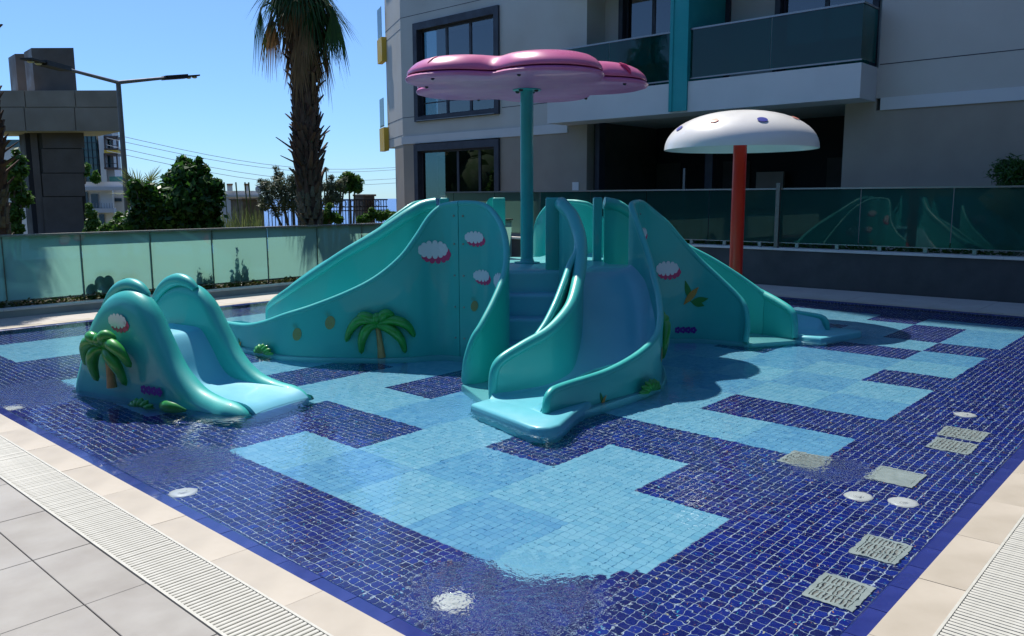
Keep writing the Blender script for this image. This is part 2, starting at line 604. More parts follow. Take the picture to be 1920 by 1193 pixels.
def water_mat():
    m = bpy.data.materials.new('clear pool water')
    m.use_nodes = True
    t = m.node_tree
    n, l = t.nodes, t.links
    n.remove(n['Principled BSDF'])
    ge = n.new('ShaderNodeNewGeometry')
    g = n.new('ShaderNodeBsdfGlass')
    g.inputs['IOR'].default_value = 1.33
    g.inputs['Roughness'].default_value = 0
    g.inputs['Color'].default_value = (.93, .985, 1, 1)

    def noise(sc, det, rough=.5):
        q = n.new('ShaderNodeTexNoise')
        q.inputs['Scale'].default_value = sc
        q.inputs['Detail'].default_value = det
        q.inputs['Roughness'].default_value = rough
        l.new(ge.outputs['Position'], q.inputs['Vector'])
        return q.outputs[0]
    tot = None
    for x, y, r in TURB:
        dd = n.new('ShaderNodeVectorMath')
        dd.operation = 'DISTANCE'
        dd.inputs[1].default_value = (x, y, 0)
        l.new(ge.outputs['Position'], dd.inputs[0])
        mr = n.new('ShaderNodeMapRange')
        mr.interpolation_type = 'SMOOTHERSTEP'
        mr.inputs['From Min'].default_value = r * 1.25
        mr.inputs['From Max'].default_value = r * .25
        l.new(dd.outputs['Value'], mr.inputs['Value'])
        if tot is None:
            tot = mr.outputs[0]
        else:
            mm = n.new('ShaderNodeMath')
            mm.operation = 'MAXIMUM'
            l.new(tot, mm.inputs[0])
            l.new(mr.outputs[0], mm.inputs[1])
            tot = mm.outputs[0]

    def mul(a, k):
        q = n.new('ShaderNodeMath')
        q.operation = 'MULTIPLY'
        l.new(a, q.inputs[0])
        if isinstance(k, float):
            q.inputs[1].default_value = k
        else:
            l.new(k, q.inputs[1])
        return q.outputs[0]

    def add(a, b):
        q = n.new('ShaderNodeMath')
        q.operation = 'ADD'
        l.new(a, q.inputs[0])
        l.new(b, q.inputs[1])
        return q.outputs[0]
    calm = n.new('ShaderNodeMapRange')         # ripples die down in patches
    calm.inputs['From Min'].default_value = .38
    calm.inputs['From Max'].default_value = .68
    calm.inputs['To Min'].default_value = .0011
    calm.inputs['To Max'].default_value = .0036
    l.new(noise(.45, 1), calm.inputs['Value'])
    h = add(mul(noise(21, 1.2), calm.outputs[0]), mul(noise(2.2, 1), .0035))
    h = add(h, mul(noise(36, 1), .0006))
    tb = mul(mul(noise(26, 2.5, .6), .016), tot)
    h = add(h, tb)
    bp = n.new('ShaderNodeBump')
    bp.inputs['Strength'].default_value = 1
    bp.inputs['Distance'].default_value = 1
    l.new(h, bp.inputs['Height'])
    l.new(bp.outputs[0], g.inputs['Normal'])
    l.new(g.outputs[0], n['Material Output'].inputs[0])
    return m


M['water'] = water_mat()

# ================================================================ THE POOL
X0, X1, Y0, Y1 = 1.88, 12.45, 1.00, 11.35
FL = -.25
XO, YO, CELL = 2.61, 1.925, .612
PIT = CELL / 12
DARKC = {(0, 5), (0, 6), (1, 4), (1, 5), (0, 10), (0, 11), (1, 10), (1, 11), (2, 0), (2, 2), (3, 0), (3, 1), (3, 2), (5, 0), (5, 1), (8, 0),
         (11, 0), (10, 1), (10, 2), (12, 1), (9, 3), (2, 7), (3, 7), (3, 5), (4, 5), (5, 5), (5, 6), (5, 7), (12, 3), (13, 1), (14, 2), (11, 4),
         (12, 5), (13, 6), (14, 5), (11, 6), (9, 8), (10, 9), (12, 10), (13, 9), (7, 11), (5, 12), (9, 12), (4, 9), (5, 9), (2, 9), (8, 10), (14, 8), (13, 12)}
LIGHTB = {(1, 2), (0, 1), (4, 0), (6, 0), (9, 1), (7, 1), (2, 4), (10, 0), (7, 3), (6, 2), (8, 2), (3, 4), (1, 7), (4, 7), (0, 3), (12, 0), (5, 3), (13, 0), (9, 2)}


def tile_kind(x, y):
    i = math.floor((x - XO) / CELL)
    j = math.floor((y - YO) / CELL)
    if not (0 <= i <= 14 and 0 <= j <= 13):
        return 0
    if (i, j) in DARKC:
        return 0
    if i == 0 and j == 0:                      # cut corner by the jet
        u = (x - XO) / CELL
        v = (y - YO) / CELL
        if u * .9 + v < .62:
            return 0
    return 2 if (i, j) in LIGHTB else 1


pool = MB().box(X0 - .1, X1 + .1, Y0 - .1, Y1 + .1, FL - .12, FL - .0032).build('pool_floor', M['grout'], loc=(0, 0, 0))
tag(pool, kind='structure')
RECV.append(pool)
wl = MB()
wl.box(X0 - .25, X0 - .006, Y0 - .25, Y1 + .25, FL - .1, -.034)
wl.box(X1 + .006, X1 + .25, Y0 - .25, Y1 + .25, FL - .1, -.034)
wl.box(X0 - .006, X1 + .006, Y0 - .25, Y0 - .006, FL - .1, -.034)
wl.box(X0 - .006, X1 + .006, Y1 + .006, Y1 + .25, FL - .1, -.034)
pwall = wl.build('pool_wall', M['grout'])
tag(pwall, kind='structure')
RECV.append(pwall)

ts = PIT - .0038
tiles = []
ny = int((Y1 - Y0) / PIT)
ix0 = math.ceil((X0 - XO) / PIT)
iy0 = math.ceil((Y0 - YO) / PIT)
nx = math.floor((X1 - XO) / PIT)
nyy = math.floor((Y1 - YO) / PIT)
for i in range(ix0 - 1, nx + 1):
    for j in range(iy0 - 1, nyy + 1):
        kd = tile_kind(XO + (i + .5) * PIT, YO + (j + .5) * PIT)
        gp = .0019 if kd == 0 else .0003
        xa = max(XO + i * PIT + gp, X0)
        xb = min(XO + (i + 1) * PIT - gp, X1)
        ya = max(YO + j * PIT + gp, Y0)
        yb = min(YO + (j + 1) * PIT - gp, Y1)
        if xb - xa < .008 or yb - ya < .008:
            continue
        tiles.append((xa, xb, ya, yb, kd))


def in_frame(x, y):
    v = Vector((x, y, FL * .75)) - EYE
    zc = v.dot(FWD)
    if zc <= 0:
        return None
    px = 960 + 1522.2 * v.dot(RGT) / zc
    py = 596.5 - 1522.2 * v.dot(UPV) / zc
    return zc if (0 < px < 1920 and 0 < py < 1193) else None


cand = []
for k, (xa, xb, ya, yb, kd) in enumerate(tiles):
    if ya < 4 and xa < 5 and xb - xa > ts * .98 and yb - ya > ts * .98:
        z = in_frame((xa + xb) / 2, (ya + yb) / 2)
        if z:
            cand.append((z, k))
cand.sort()
near = set(k for z, k in cand[:300])
TM = ['m_dark', 'm_a', 'm_b']
protos = {}
for q in range(3):
    for var in range(4):
        r2 = random.Random(q * 10 + var)
        e = [r2.uniform(-.0008, .0008) for _ in range(4)]
        s = ts / 2 if q == 0 else PIT / 2 - .0003
        me = MB()
        me.add([(-s, -s, -.004), (s, -s, -.004), (s, s, -.004), (-s, s, -.004),
                (-s + .001, -s + .001, e[0] * .5), (s - .001, -s + .001, e[1] * .5), (s - .001, s - .001, e[2] * .5), (-s + .001, s - .001, e[3] * .5)],
               [(4, 5, 6, 7), (0, 1, 5, 4), (1, 2, 6, 5), (2, 3, 7, 6), (3, 0, 4, 7)])
        mesh = bpy.data.meshes.new('mosaic_tile')
        mesh.from_pydata(me.v, [], me.f)
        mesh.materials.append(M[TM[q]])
        protos[(q, var)] = mesh
V, F, MI = [], [], []
for k, (xa, xb, ya, yb, kd) in enumerate(tiles):
    if k in near:
        o = bpy.data.objects.new('mosaic_tile', protos[(kd, rnd.randrange(4))])
        o.location = ((xa + xb) / 2, (ya + yb) / 2, FL)
        C.objects.link(o)
        o.parent = pool
        RECV.append(o)
        continue
    b = len(V)
    zz = [FL + rnd.uniform(-.0006, .0006) for _ in range(4)]
    V += [(xa, ya, FL - .003), (xb, ya, FL - .003), (xb, yb, FL - .003), (xa, yb, FL - .003),
          (xa + .001, ya + .001, zz[0]), (xb - .001, ya + .001, zz[1]), (xb - .001, yb - .001, zz[2]), (xa + .001, yb - .001, zz[3])]
    F += [(b + 4, b + 5, b + 6, b + 7), (b, b + 1, b + 5, b + 4), (b + 1, b + 2, b + 6, b + 5), (b + 2, b + 3, b + 7, b + 6), (b + 3, b, b + 4, b + 7)]
    MI += [kd] * 5
me = bpy.data.meshes.new('mosaic_field')
me.from_pydata(V, [], F)
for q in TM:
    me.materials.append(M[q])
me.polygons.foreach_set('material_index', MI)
mf = bpy.data.objects.new('mosaic_field', me)
C.objects.link(mf)
mf.parent = pool
mf['kind'] = 'stuff'
RECV.append(mf)
# mosaic on the four pool walls
wm = MB()
for row in range(4):
    za = FL + .004 + row * PIT
    zb = za + ts
    for i in range(ix0, nx):
        x = XO + i * PIT
        for yy, s in ((Y0 - .006, .004), (Y1 + .006, -.004)):
            wm.add([(x, yy + s, za), (x + ts, yy + s, za), (x + ts, yy + s, zb), (x, yy + s, zb)], [(0, 1, 2, 3)])
    for j in range(iy0, nyy):
        y = YO + j * PIT
        for xx, s in ((X0 - .006, .004), (X1 + .006, -.004)):
            wm.add([(xx + s, y, za), (xx + s, y + ts, za), (xx + s, y + ts, zb), (xx + s, y, zb)], [(0, 1, 2, 3)])
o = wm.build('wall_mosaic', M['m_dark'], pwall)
o['kind'] = 'stuff'
RECV.append(o)

# edge tiles, coping stones, overflow gratings round the pool
NW = .085
edge = MB().box(X0 - .62, X1 + .62, Y0 - .55, Y0 - NW - .2, -.2, -.14).build('pool_edge', M['channel'])
tag(edge, kind='structure')


def prof_tile(name, L, prof, m, ch=.002):
    """piece of length L along local x; prof = (y, z) outline"""
    n = len(prof)
    mb = MB()
    mb.add([(-L / 2, y, z) for y, z in prof] + [(L / 2, y, z) for y, z in prof],
           [tuple(range(n)), tuple(range(2 * n - 1, n - 1, -1))] + [(i, n + i, n + (i + 1) % n, (i + 1) % n) for i in range(n)])
    me = bpy.data.meshes.new(name)
    me.from_pydata(mb.v, [], mb.f)
    me.materials.append(m)
    return me


nos = prof_tile('nosing_tile', .2455, [(-.001, -.033), (-.001, -.018), (.006, -.006), (.018, -.001), (NW, 0.), (NW, -.033)], M['nosing'])
nos_bed = MB()
cop = prof_tile('coping_stone', .597, [(0, -.03), (0, 0), (.18, .002), (.18, -.03)], M['coping'])
SIDES = [  # start, direction, outward, length
    ((X0, Y0), (0, 1), (-1, 0), Y1 - Y0), ((X1, Y0), (-1, 0), (0, -1), X1 - X0),
    ((X0, Y1), (1, 0), (0, 1), X1 - X0), ((X1, Y1), (0, -1), (1, 0), Y1 - Y0)]
nosing = MB().box(X0 - NW, X0 - .004, Y0 - NW, Y1 + NW, -.06, -.034).box(X1 + .004, X1 + NW, Y0 - NW, Y1 + NW, -.06, -.034) \
    .box(X0 - .004, X1 + .004, Y0 - NW, Y0 - .004, -.06, -.034).box(X0 - .004, X1 + .004, Y1 + .004, Y1 + NW, -.06, -.034).build('pool_nosing', M['grout'])
tag(nosing, kind='structure')
coping = MB().box(X0 - NW - .18, X0 - NW, Y0 - NW - .18, Y1 + NW + .18, -.09, -.031).box(X1 + NW, X1 + NW + .18, Y0 - NW - .18, Y1 + NW + .18, -.09, -.031) \
    .box(X0 - NW, X1 + NW, Y0 - NW - .18, Y0 - NW, -.09, -.031).box(X0 - NW, X1 + NW, Y1 + NW, Y1 + NW + .18, -.09, -.031).build('pool_coping', M['joint'])
tag(coping, kind='structure')
for (sx, sy), (dx, dy), (ox, oy), L in SIDES:
    ang = math.atan2(-ox, oy)          # local y -> outward
    vis = 1
    for k in range(int(L / .2495)):
        s = .125 + .06 + k * .2495
        o = bpy.data.objects.new('nosing_tile', nos)
        o.location = (sx + dx * s, sy + dy * s, -.001 + rnd.uniform(-.0006, .0006))
        o.rotation_euler = (0, 0, ang)
        C.objects.link(o)
        o.parent = nosing
        RECV.append(o)
    for k in range(int((L + .3) / .6)):
        s = .3 - .1 + k * .6
        o = bpy.data.objects.new('coping_stone', cop)
        o.location = (sx + dx * s + ox * NW, sy + dy * s + oy * NW, rnd.uniform(-.0008, .0008))
        o.rotation_euler = (0, 0, ang)
        C.objects.link(o)
        o.parent = coping


def grating(sx, sy, dx, dy, ox, oy, a, b, label, pitch=.0262):
    ang = math.atan2(-ox, oy)
    o0 = NW + .18
    bx = (sx + dx * a + ox * o0, sy + dy * a + oy * o0, 0)
    t = thing('overflow_grate', label, 'drain grate', bx, 'overflow gratings along the pool edge')
    u = (dx, dy)
    v = (ox, oy)
    mb = MB()
    mb.obox(bx, u, v, 0, b - a, .001, .012, -.03, .004)
    mb.obox(bx, u, v, 0, b - a, .262, .275, -.03, .004)
    mb.build('frame', M['grate'], t)
    MB().obox(bx, u, v, 0, b - a, .012, .262, -.12, -.06).build('channel', M['channel'], t)
    mb = MB()
    for q in (.075, .137, .2):
        mb.obox(bx, u, v, 0, b - a, q - .003, q + .003, -.035, -.012)
    mb.build('slat_carrier', M['grate'], t)
    me = prof_tile('slat', .25, [(-.0098, -.012), (-.0098, -.001), (-.006, .001), (.006, .001), (.0098, -.001), (.0098, -.012)], M['grate'])
    for k in range(int((b - a) / pitch)):
        o = bpy.data.objects.new('slat', me)
        s = (k + .5) * pitch
        o.location = (dx * s + ox * .137, dy * s + oy * .137, rnd.uniform(-.0006, .0006))
        o.rotation_euler = (0, 0, math.atan2(oy, ox))
        C.objects.link(o)
        o.parent = t
    return t


grating(X0, Y0, 0, 1, -1, 0, .55, 6.6, 'long white slatted drain grate beside the grey paving on the left side')
grating(X0, Y0, 1, 0, 0, -1, .85, 5.2, 'white slatted drain grate along the right-hand pool edge at the bottom right corner')

# paving
deck = MB()
deck.box(-6, X0 - NW - .455, -6, 16, -.06, -.012)
deck.box(X0 - NW - .455, 14.1, -6, Y0 - NW - .455, -.06, -.012)
deck.box(X0 - NW - .18, 14.1, Y1 + NW + .18, 12.5, -.06, -.012)
deck.box(X1 + NW + .18, 14.1, Y0 - NW - .455, Y1 + NW + .18, -.06, -.012)
deck = deck.build('pool_deck', M['joint'])
tag(deck, kind='structure')


def pave(x0, x1, y0, y1, m, gap=.004):
    mb = MB()
    mb.box(x0 + gap / 2, x1 - gap / 2, y0 + gap / 2, y1 - gap / 2, -.012, 0, ch=.002)
    o = mb.build('paving_tile', M[m], deck)
    o.location.z += rnd.uniform(-.0008, .0006)


xs = [X0 - NW - .457, 1.09, .49, -.11, -.71, -1.31]
for a in range(len(xs) - 1):
    y = 1.51
    while y < 9.5:
        pave(xs[a + 1], xs[a], y, y + .6, 'deck')
        y += .6
x = 1.35
while x < 13.9:
    ye = Y0 - NW - .457
    for q in range(4):
        pave(x, min(x + .6, 14.09), ye - .6, ye, 'deck')
        ye -= .6
    x += .6
x = 1.4
while x < 14:
    pave(x, min(x + .6, 14.09), Y1 + NW + .182, 12.06, 'deck2')
    pave(x, min(x + .6, 14.09), 12.06, 12.5, 'deck2')
    x += .6
y = -2.
while y < Y1 + NW + .1:
    pave(X1 + NW + .182, 13.35, y, min(y + .6, Y1 + NW + .18), 'deck2')
    pave(13.35, 14.09, y, min(y + .6, Y1 + NW + .18), 'deck2')
    y += .6

# water sheet
me = bpy.data.meshes.new('pool_water')
bm = bmesh.new()
bmesh.ops.create_grid(bm, x_segments=60, y_segments=60, size=.5)
for v in bm.verts:
    v.co.x = (X0 - .012) + (v.co.x + .5) * (X1 - X0 + .024)
    v.co.y = (Y0 - .012) + (v.co.y + .5) * (Y1 - Y0 + .024)
    v.co.z = -.007
bm.to_mesh(me)
bm.free()
me.materials.append(M['water'])
me.polygons.foreach_set('use_smooth', [True] * len(me.polygons))
water = bpy.data.objects.new('pool_water', me)
C.objects.link(water)
tag(water, kind='structure')
water.cycles.is_caustics_caster = True

# jets in the floor
for (x, y), lab in zip(JETS, ['round white floor jet near the left pool edge, bubbling by the small slide side', 'round white floor jet under the strongest bubbling at the bottom of the photo',
                              'left one of two round white floor jets side by side under the choppy patch', 'right one of two round white floor jets, nearer the blue edge',
                              'round white floor jet farthest right, above the paired white grilles', 'round white floor jet cut by the left border of the photo']):
    t = thing('floor_jet', lab, 'pool jet', (x, y, FL), 'round floor jets')
    RECV.append(MB().lathe([(0, FL + .012), (.03, FL + .014), (.03, FL + .010), (.062, FL + .010), (.078, FL + .004), (.08, FL)], (x, y), 24).build('flange', M['white'], t, smooth=True))
    RECV.append(MB().lathe([(0, FL + .02), (.018, FL + .019), (.022, FL + .012)], (x, y), 16).build('nozzle', M['white'], t, smooth=True))

# white floor grilles
GR = [(4.87, 5.14, 1.88, 2.14, 1, 'square white floor grille touching the corner of the light blue patch'),
      (4.92, 5.21, 1.34, 1.61, 0, 'plain white square floor plate beside the choppy patch of water'),
      (6.14, 6.42, 1.26, 1.54, 2, 'upper of the pair of white grid covers lying side by side at the right'),
      (5.79, 6.07, 1.25, 1.51, 2, 'lower of the pair of white grid covers lying side by side at the right'),
      (3.84, 4.11, 1.09, 1.31, 1, 'white slotted floor grille against the blue right-hand edge, the farther one'),
      (3.29, 3.56, 1.09, 1.31, 1, 'white slotted floor grille nearest the bottom right corner of the pool')]
for x0, x1, y0, y1, kd, lab in GR:
    t = thing('floor_grille', lab, 'drain grille', ((x0 + x1) / 2, (y0 + y1) / 2, FL), 'white floor grilles')
    fr = MB()
    fr.box(x0, x1, y0, y0 + .022, FL, FL + .012)
    fr.box(x0, x1, y1 - .022, y1, FL, FL + .012)
    fr.box(x0, x0 + .022, y0 + .022, y1 - .022, FL, FL + .012)
    fr.box(x1 - .022, x1, y0 + .022, y1 - .022, FL, FL + .012)
    RECV.append(fr.build('frame', M['grille'], t))
    if kd == 0:
        RECV.append(MB().box(x0 + .024, x1 - .024, y0 + .024, y1 - .024, FL, FL + .010).build('cover_plate', M['grille'], t))
        continue
    RECV.append(MB().box(x0 + .022, x1 - .022, y0 + .022, y1 - .022, FL - .003, FL + .003).build('well', M['deck'], t))
    n = 9
    st = (y1 - y0 - .044) / n
    bar = None
    for k in range(n):
        b = MB().box(x0 + .022, x1 - .022, y0 + .022 + (k + .25) * st, y0 + .022 + (k + .75) * st, FL + .003, FL + .010)
        RECV.append(b.build('grille_bar', M['grille'], t))
    cr = MB()
    for k in range(1, 3 if kd == 1 else 5):
        xx = x0 + (x1 - x0) * k / (3 if kd == 1 else 5)
        cr.box(xx - .005, xx + .005, y0 + .022, y1 - .022, FL + .003, FL + .0115)
    RECV.append(cr.build('cross_bar', M['grille'], t))

# ================================================================ THE BIG PLAY STRUCTURE
CX, CY = 7.04, 6.24
play = thing('water_play_structure', 'big turquoise play structure with curved slides, steps and raised platform in the pool', 'play structure', (CX, CY, 0))
OUT = [(-2.585, -2.51, .01), (-2.58, -2.51, .10), (-2.53, -2.505, .17), (-2.38, -2.5, .192), (-1.83, -2.52, .22), (-1.41, -2.53, .3), (-1.09, -2.49, .4), (-.8, -2.35, .5), (-.48, -2.13, .65),
       (-.26, -1.94, .8), (-.09, -1.76, 1.0), (-.01, -1.62, 1.2), (.05, -1.49, 1.4), (.12, -1.40, 1.5), (.22, -1.35, 1.53), (.318, -1.33, 1.54)]
PAN = [(.322, -1.33, 1.54), (.44, -1.29, 1.54), (.58, -1.25, 1.52), (.72, -1.26, 1.45), (.92, -1.34, 1.3), (1.07, -1.45, 1.1), (1.18, -1.6, .9), (1.26, -1.81, .7), (1.31, -2.03, .5),
       (1.30, -2.13, .38), (1.27, -2.18, .2), (1.24, -2.18, .01)]
MID = [(-.46, -.93, 1.53), (-.56, -1.05, 1.5), (-.64, -1.22, 1.4), (-.83, -1.46, 1.2), (-1.11, -1.68, 1.0), (-1.39, -1.85, .8), (-1.62, -1.95, .65), (-1.92, -1.98, .5), (-2.2, -1.93, .4),
       (-2.4, -1.88, .31), (-2.46, -1.86, .2), (-2.47, -1.86, .01)]
MID2 = [(-.86, -1.45, 1.19), (-1.03, -1.57, 1.09), (-1.22, -1.645, .99), (-1.45, -1.76, .86), (-1.68, -1.86, .71), (-1.9, -1.93, .56), (-2.05, -1.95, .46)]


def wall(name, pts, parent, rot, th=.052, rr=.033, zb=-.06, m='teal', rends=None, nsub=6):
    cv = crom(pts, nsub)
    ca, sa = math.cos(rot), math.sin(rot)
    W3 = [Vector((CX + p[0] * ca - p[1] * sa, CY + p[0] * sa + p[1] * ca, p[2])) for p in cv]
    n = len(W3)
    mb = MB()
    nm = []
    last = Vector((1, 0, 0))
    for i in range(n):
        t = W3[min(i + 2, n - 1)] - W3[max(i - 2, 0)]
        t.z = 0
        if t.length > .012:
            last = Vector((-t.y, t.x, 0)).normalized()
        nm.append(last)
    first = next(q for q in nm if q is not Vector((1, 0, 0)))
    vs, fs = [], []
    K = 5
    for i in range(n):
        p, q = W3[i], nm[i]
        for s in (1, -1):
            for k in range(K):
                z = zb + (p.z - zb) * k / (K - 1)
                vs.append((p.x + q.x * th / 2 * s, p.y + q.y * th / 2 * s, z))
    for i in range(n - 1):
        for s in range(2):
            for k in range(K - 1):
                a = i * 2 * K + s * K + k
                b = (i + 1) * 2 * K + s * K + k
                fs.append((a, b, b + 1, a + 1) if s == 0 else (a, a + 1, b + 1, b))
    for i in (0, n - 1):                                   # end caps
        for k in range(K - 1):
            a = i * 2 * K + k
            fs.append((a, a + 1, a + K + 1, a + K))
    mb.add(vs, fs)
    rad = [rr] * n if not rends else [rends[0] + (rends[1] - rends[0]) * i / (n - 1) for i in range(n)]
    mb.tube(W3, rad, 12)
    o = mb.build(name, M[m], parent, smooth=True)
    RECV.append(o)
    return o, W3, nm


walls = {}
for k in range(4):
    rot = (k - 1) * PI / 2                   # 0 = front slide at k == 1
    walls[('out', k)] = wall('slide_wall', OUT, play, rot)
    walls[('pan', k)] = wall('stair_wall', PAN, play, rot)
    walls[('mid', k)] = wall('dividing_wall', MID, play, rot, rends=(.075, .036))
    walls[('mid2', k)] = wall('stair_handrail_wall', MID2, play, rot, th=.045, rr=.03)


def rotp(p, k):
    a = (k - 1) * PI / 2
    return (CX + p[0] * math.cos(a) - p[1] * math.sin(a), CY + p[0] * math.sin(a) + p[1] * math.cos(a))


# platform
QA = [(-.86, -.52), (-.45, -.93), (.20, -1.34), (.66, -1.2)]
poly = [rotp(p, k) for k in range(4) for p in QA]
RECV.append(MB().prism(poly, -.24, .85, ch=.04).build('platform', M['aqua'], play, smooth=True))
# plinth that everything stands on
PQ = [(-2.24, -1.26), (-2.53, -1.8), (-2.70, -1.92), (-2.83, -2.60), (-2.62, -2.59), (-1.85, -2.595), (-1.42, -2.60), (-1.06, -2.56), (-.76, -2.41), (-.43, -2.18), (-.2, -1.98), (-.03, -1.79), (.05, -1.66),
      (.12, -1.52), (.2, -1.42), (.33, -1.395), (.58, -1.32), (.72, -1.32), (.87, -1.40), (1.02, -1.5), (1.12, -1.64), (1.20, -1.84), (1.25, -2.1)]
poly = [rotp(p, k) for k in range(4) for p in PQ]
RECV.append(MB().prism(poly, FL + .002, -.02, ch=.015).build('plinth', M['aqua'], play, smooth=True))
AP = [(-2.40, -1.88), (-2.76, -1.90), (-2.93, -2.64), (-2.92, -2.72), (-2.86, -2.78), (-2.75, -2.78), (-2.40, -2.64), (-2.1, -2.56), (-2.1, -2.2)]
for k in range(4):
    RECV.append(MB().prism([rotp(p, k) for p in AP], FL + .003, .034, ch=.025).build('apron', M['bed2'], play, smooth=True))
# slide beds
II = [(-.42, -.90), (-.56, -1.07), (-.66, -1.24), (-.84, -1.46), (-1.11, -1.68), (-1.39, -1.85), (-1.62, -1.94), (-1.92, -1.97), (-2.2, -1.92), (-2.44, -1.87), (-2.53, -1.90), (-2.58, -1.92)]
OO = [(.22, -1.33), (.14, -1.40), (.05, -1.50), (-.07, -1.74), (-.26, -1.94), (-.52, -2.16), (-.84, -2.36), (-1.3, -2.5), (-1.85, -2.5), (-2.44, -2.48), (-2.56, -2.46), (-2.62, -2.46)]
ZZ = [.852, .85, .82, .64, .40, .20, .10, .055, .044, .040, .036, .029]
Ic = crom([(*p, z) for p, z in zip(II, ZZ)], 5)
Oc = crom([(*p, z) for p, z in zip(OO, ZZ)], 5)
for k in range(4):
    mb = MB()
    ns = 16
    vs, fs = [], []
    n = len(Ic)
    for i in range(n):
        f = i / (n - 1)
        up = 1 if f < .75 else max(0, 1 - (f - .75) / .2)
        up *= min(1, f / .4)
        for s in range(ns + 1):
            q = s / ns
            x = Ic[i][0] * (1 - q) + Oc[i][0] * q
            y = Ic[i][1] * (1 - q) + Oc[i][1] * q
            e = max(0, (q - .72) / .28) ** 2 * .22 + max(0, (.12 - q) / .12) ** 2 * .06
            z = Ic[i][2] + e * up
            vs.append((*rotp((x, y), k), z))
    for i in range(n - 1):
        for s in range(ns):
            a = i * (ns + 1) + s
            fs.append((a, a + 1, a + ns + 2, a + ns + 1))
    # underside skirt round the edge so the bed has thickness
    m0 = len(vs)
    rim = [(i, 0) for i in range(n)] + [(n - 1, s) for s in range(1, ns + 1)] + [(i, ns) for i in range(n - 2, -1, -1)] + [(0, s) for s in range(ns - 1, 0, -1)]
    for i, s in rim:
        p = vs[i * (ns + 1) + s]
        vs.append((p[0], p[1], p[2] - .17))
    L = len(rim)
    for a in range(L):
        b = (a + 1) % L
        ia = rim[a][0] * (ns + 1) + rim[a][1]
        ib = rim[b][0] * (ns + 1) + rim[b][1]
        fs.append((ia, ib, m0 + b, m0 + a))
    mb.add(vs, fs)
    RECV.append(mb.build('slide_bed', M['bed2'], play, smooth=True))
    # posts
    pc = rotp((-.45, -.81), k)
    an = (k - 1) * PI / 2 + R(-48)
    u = (math.cos(an), math.sin(an))
    v = (-math.sin(an), math.cos(an))
    mb = MB()
    hw = .078
    mb.prism([(pc[0] + u[0] * a + v[0] * b, pc[1] + u[1] * a + v[1] * b) for a, b in ((-hw, -.05), (hw, -.05), (hw, .05), (-hw, .05))], .84, 1.6, ch=.018)
    mb.build('post', M['teal'], play, smooth=True, bevel=.012)
    # steps
    h = (-.743, -.669)
    vv = (.669, -.743)
    for r0, r1, z0, z1, va, vb in ((.86, 1.16, 0, .62, -.26, .47), (1.16, 1.38, 0, .40, -.2, .52), (1.38, 1.62, 0, .18, -.2, .49), ):
        pl = [rotp((h[0] * a + vv[0] * b, h[1] * a + vv[1] * b), k) for a, b in ((r0, va), (r0, vb), (r1, vb), (r1, va))]
        a0 = sum(pl[i - 1][0] * pl[i][1] - pl[i][0] * pl[i - 1][1] for i in range(4))
        if a0 < 0:
            pl = pl[::-1]
        RECV.append(MB().prism(pl, z0 - .05, z1, ch=.03).build('step', M['bed'], play, smooth=True, bevel=.02))


# ---- stickers and reliefs that follow a wall face
def wall_frame(key, k):
    o, W3, nm = walls[(key, k)]
    s = [0.]
    for i in range(1, len(W3)):
        s.append(s[-1] + math.hypot(W3[i].x - W3[i - 1].x, W3[i].y - W3[i - 1].y))
    return W3, nm, s


def on_wall(fr, s, z, off):
    W3, nm, sl_ = fr
    s = min(max(s, 0), sl_[-1] - 1e-4)
    i = max(j for j in range(len(sl_)) if sl_[j] <= s)
    i = min(i, len(sl_) - 2)
    d = sl_[i + 1] - sl_[i]
    t = (s - sl_[i]) / d if d > 1e-6 else 0
    p = W3[i].lerp(W3[i + 1], t)
    q = nm[i].lerp(nm[i + 1], t).normalized()
    j = 2 if W3[0].z > 1 else len(W3) - 3        # the side that faces out at the high end is the outside all along
    if (W3[j].x - CX) * nm[j].x + (W3[j].y - CY) * nm[j].y < 0:
        q = -q
    return (p.x + q.x * off, p.y + q.y * off, z)


def near_s(fr, x, y):
    W3, nm, sl_ = fr
    j = min(range(len(W3)), key=lambda i: (W3[i].x - x) ** 2 + (W3[i].y - y) ** 2)
    return sl_[j]


def disc_pts(f, cx, cz, rx, rz, n=14, off=0., a0=0.):
    return [f(cx + rx * math.cos(2 * PI * i / n) * math.cos(a0) - rz * math.sin(2 * PI * i / n) * math.sin(a0),
              cz + rx * math.cos(2 * PI * i / n) * math.sin(a0) + rz * math.sin(2 * PI * i / n) * math.cos(a0), off) for i in range(n)]


def cloud(f, cs, cz, sc, parent, name='cloud_sticker'):
    for nm_, m, dx, dz, o1 in (('cloud_shadow', 'd_pink', .034, -.05, .0025), ('cloud_shape', 'd_white', 0, 0, .0065)):
        mb = MB()
        mb.add(disc_pts(f, cs + dx * sc, cz + dz * sc, .14 * sc, .062 * sc, 18, o1) + disc_pts(f, cs + dx * sc, cz + dz * sc, .07 * sc, .03 * sc, 18, o1 + .0004) + [f(cs + dx * sc, cz + dz * sc, o1 + .0006)],
               [(i, (i + 1) % 18, 18 + (i + 1) % 18, 18 + i) for i in range(18)] + [(18 + i, 18 + (i + 1) % 18, 36) for i in range(18)])
        kk = 0
        for a in range(13):
            t = 2 * PI * a / 13
            kk += 1
            mb.add(disc_pts(f, cs + dx * sc + .14 * sc * math.cos(t), cz + dz * sc + .062 * sc * math.sin(t), .031 * sc, .034 * sc, 10, o1 + .0002 * (kk % 2 + 1)), [tuple(range(10))])
        mb.build(nm_, M[m], parent)


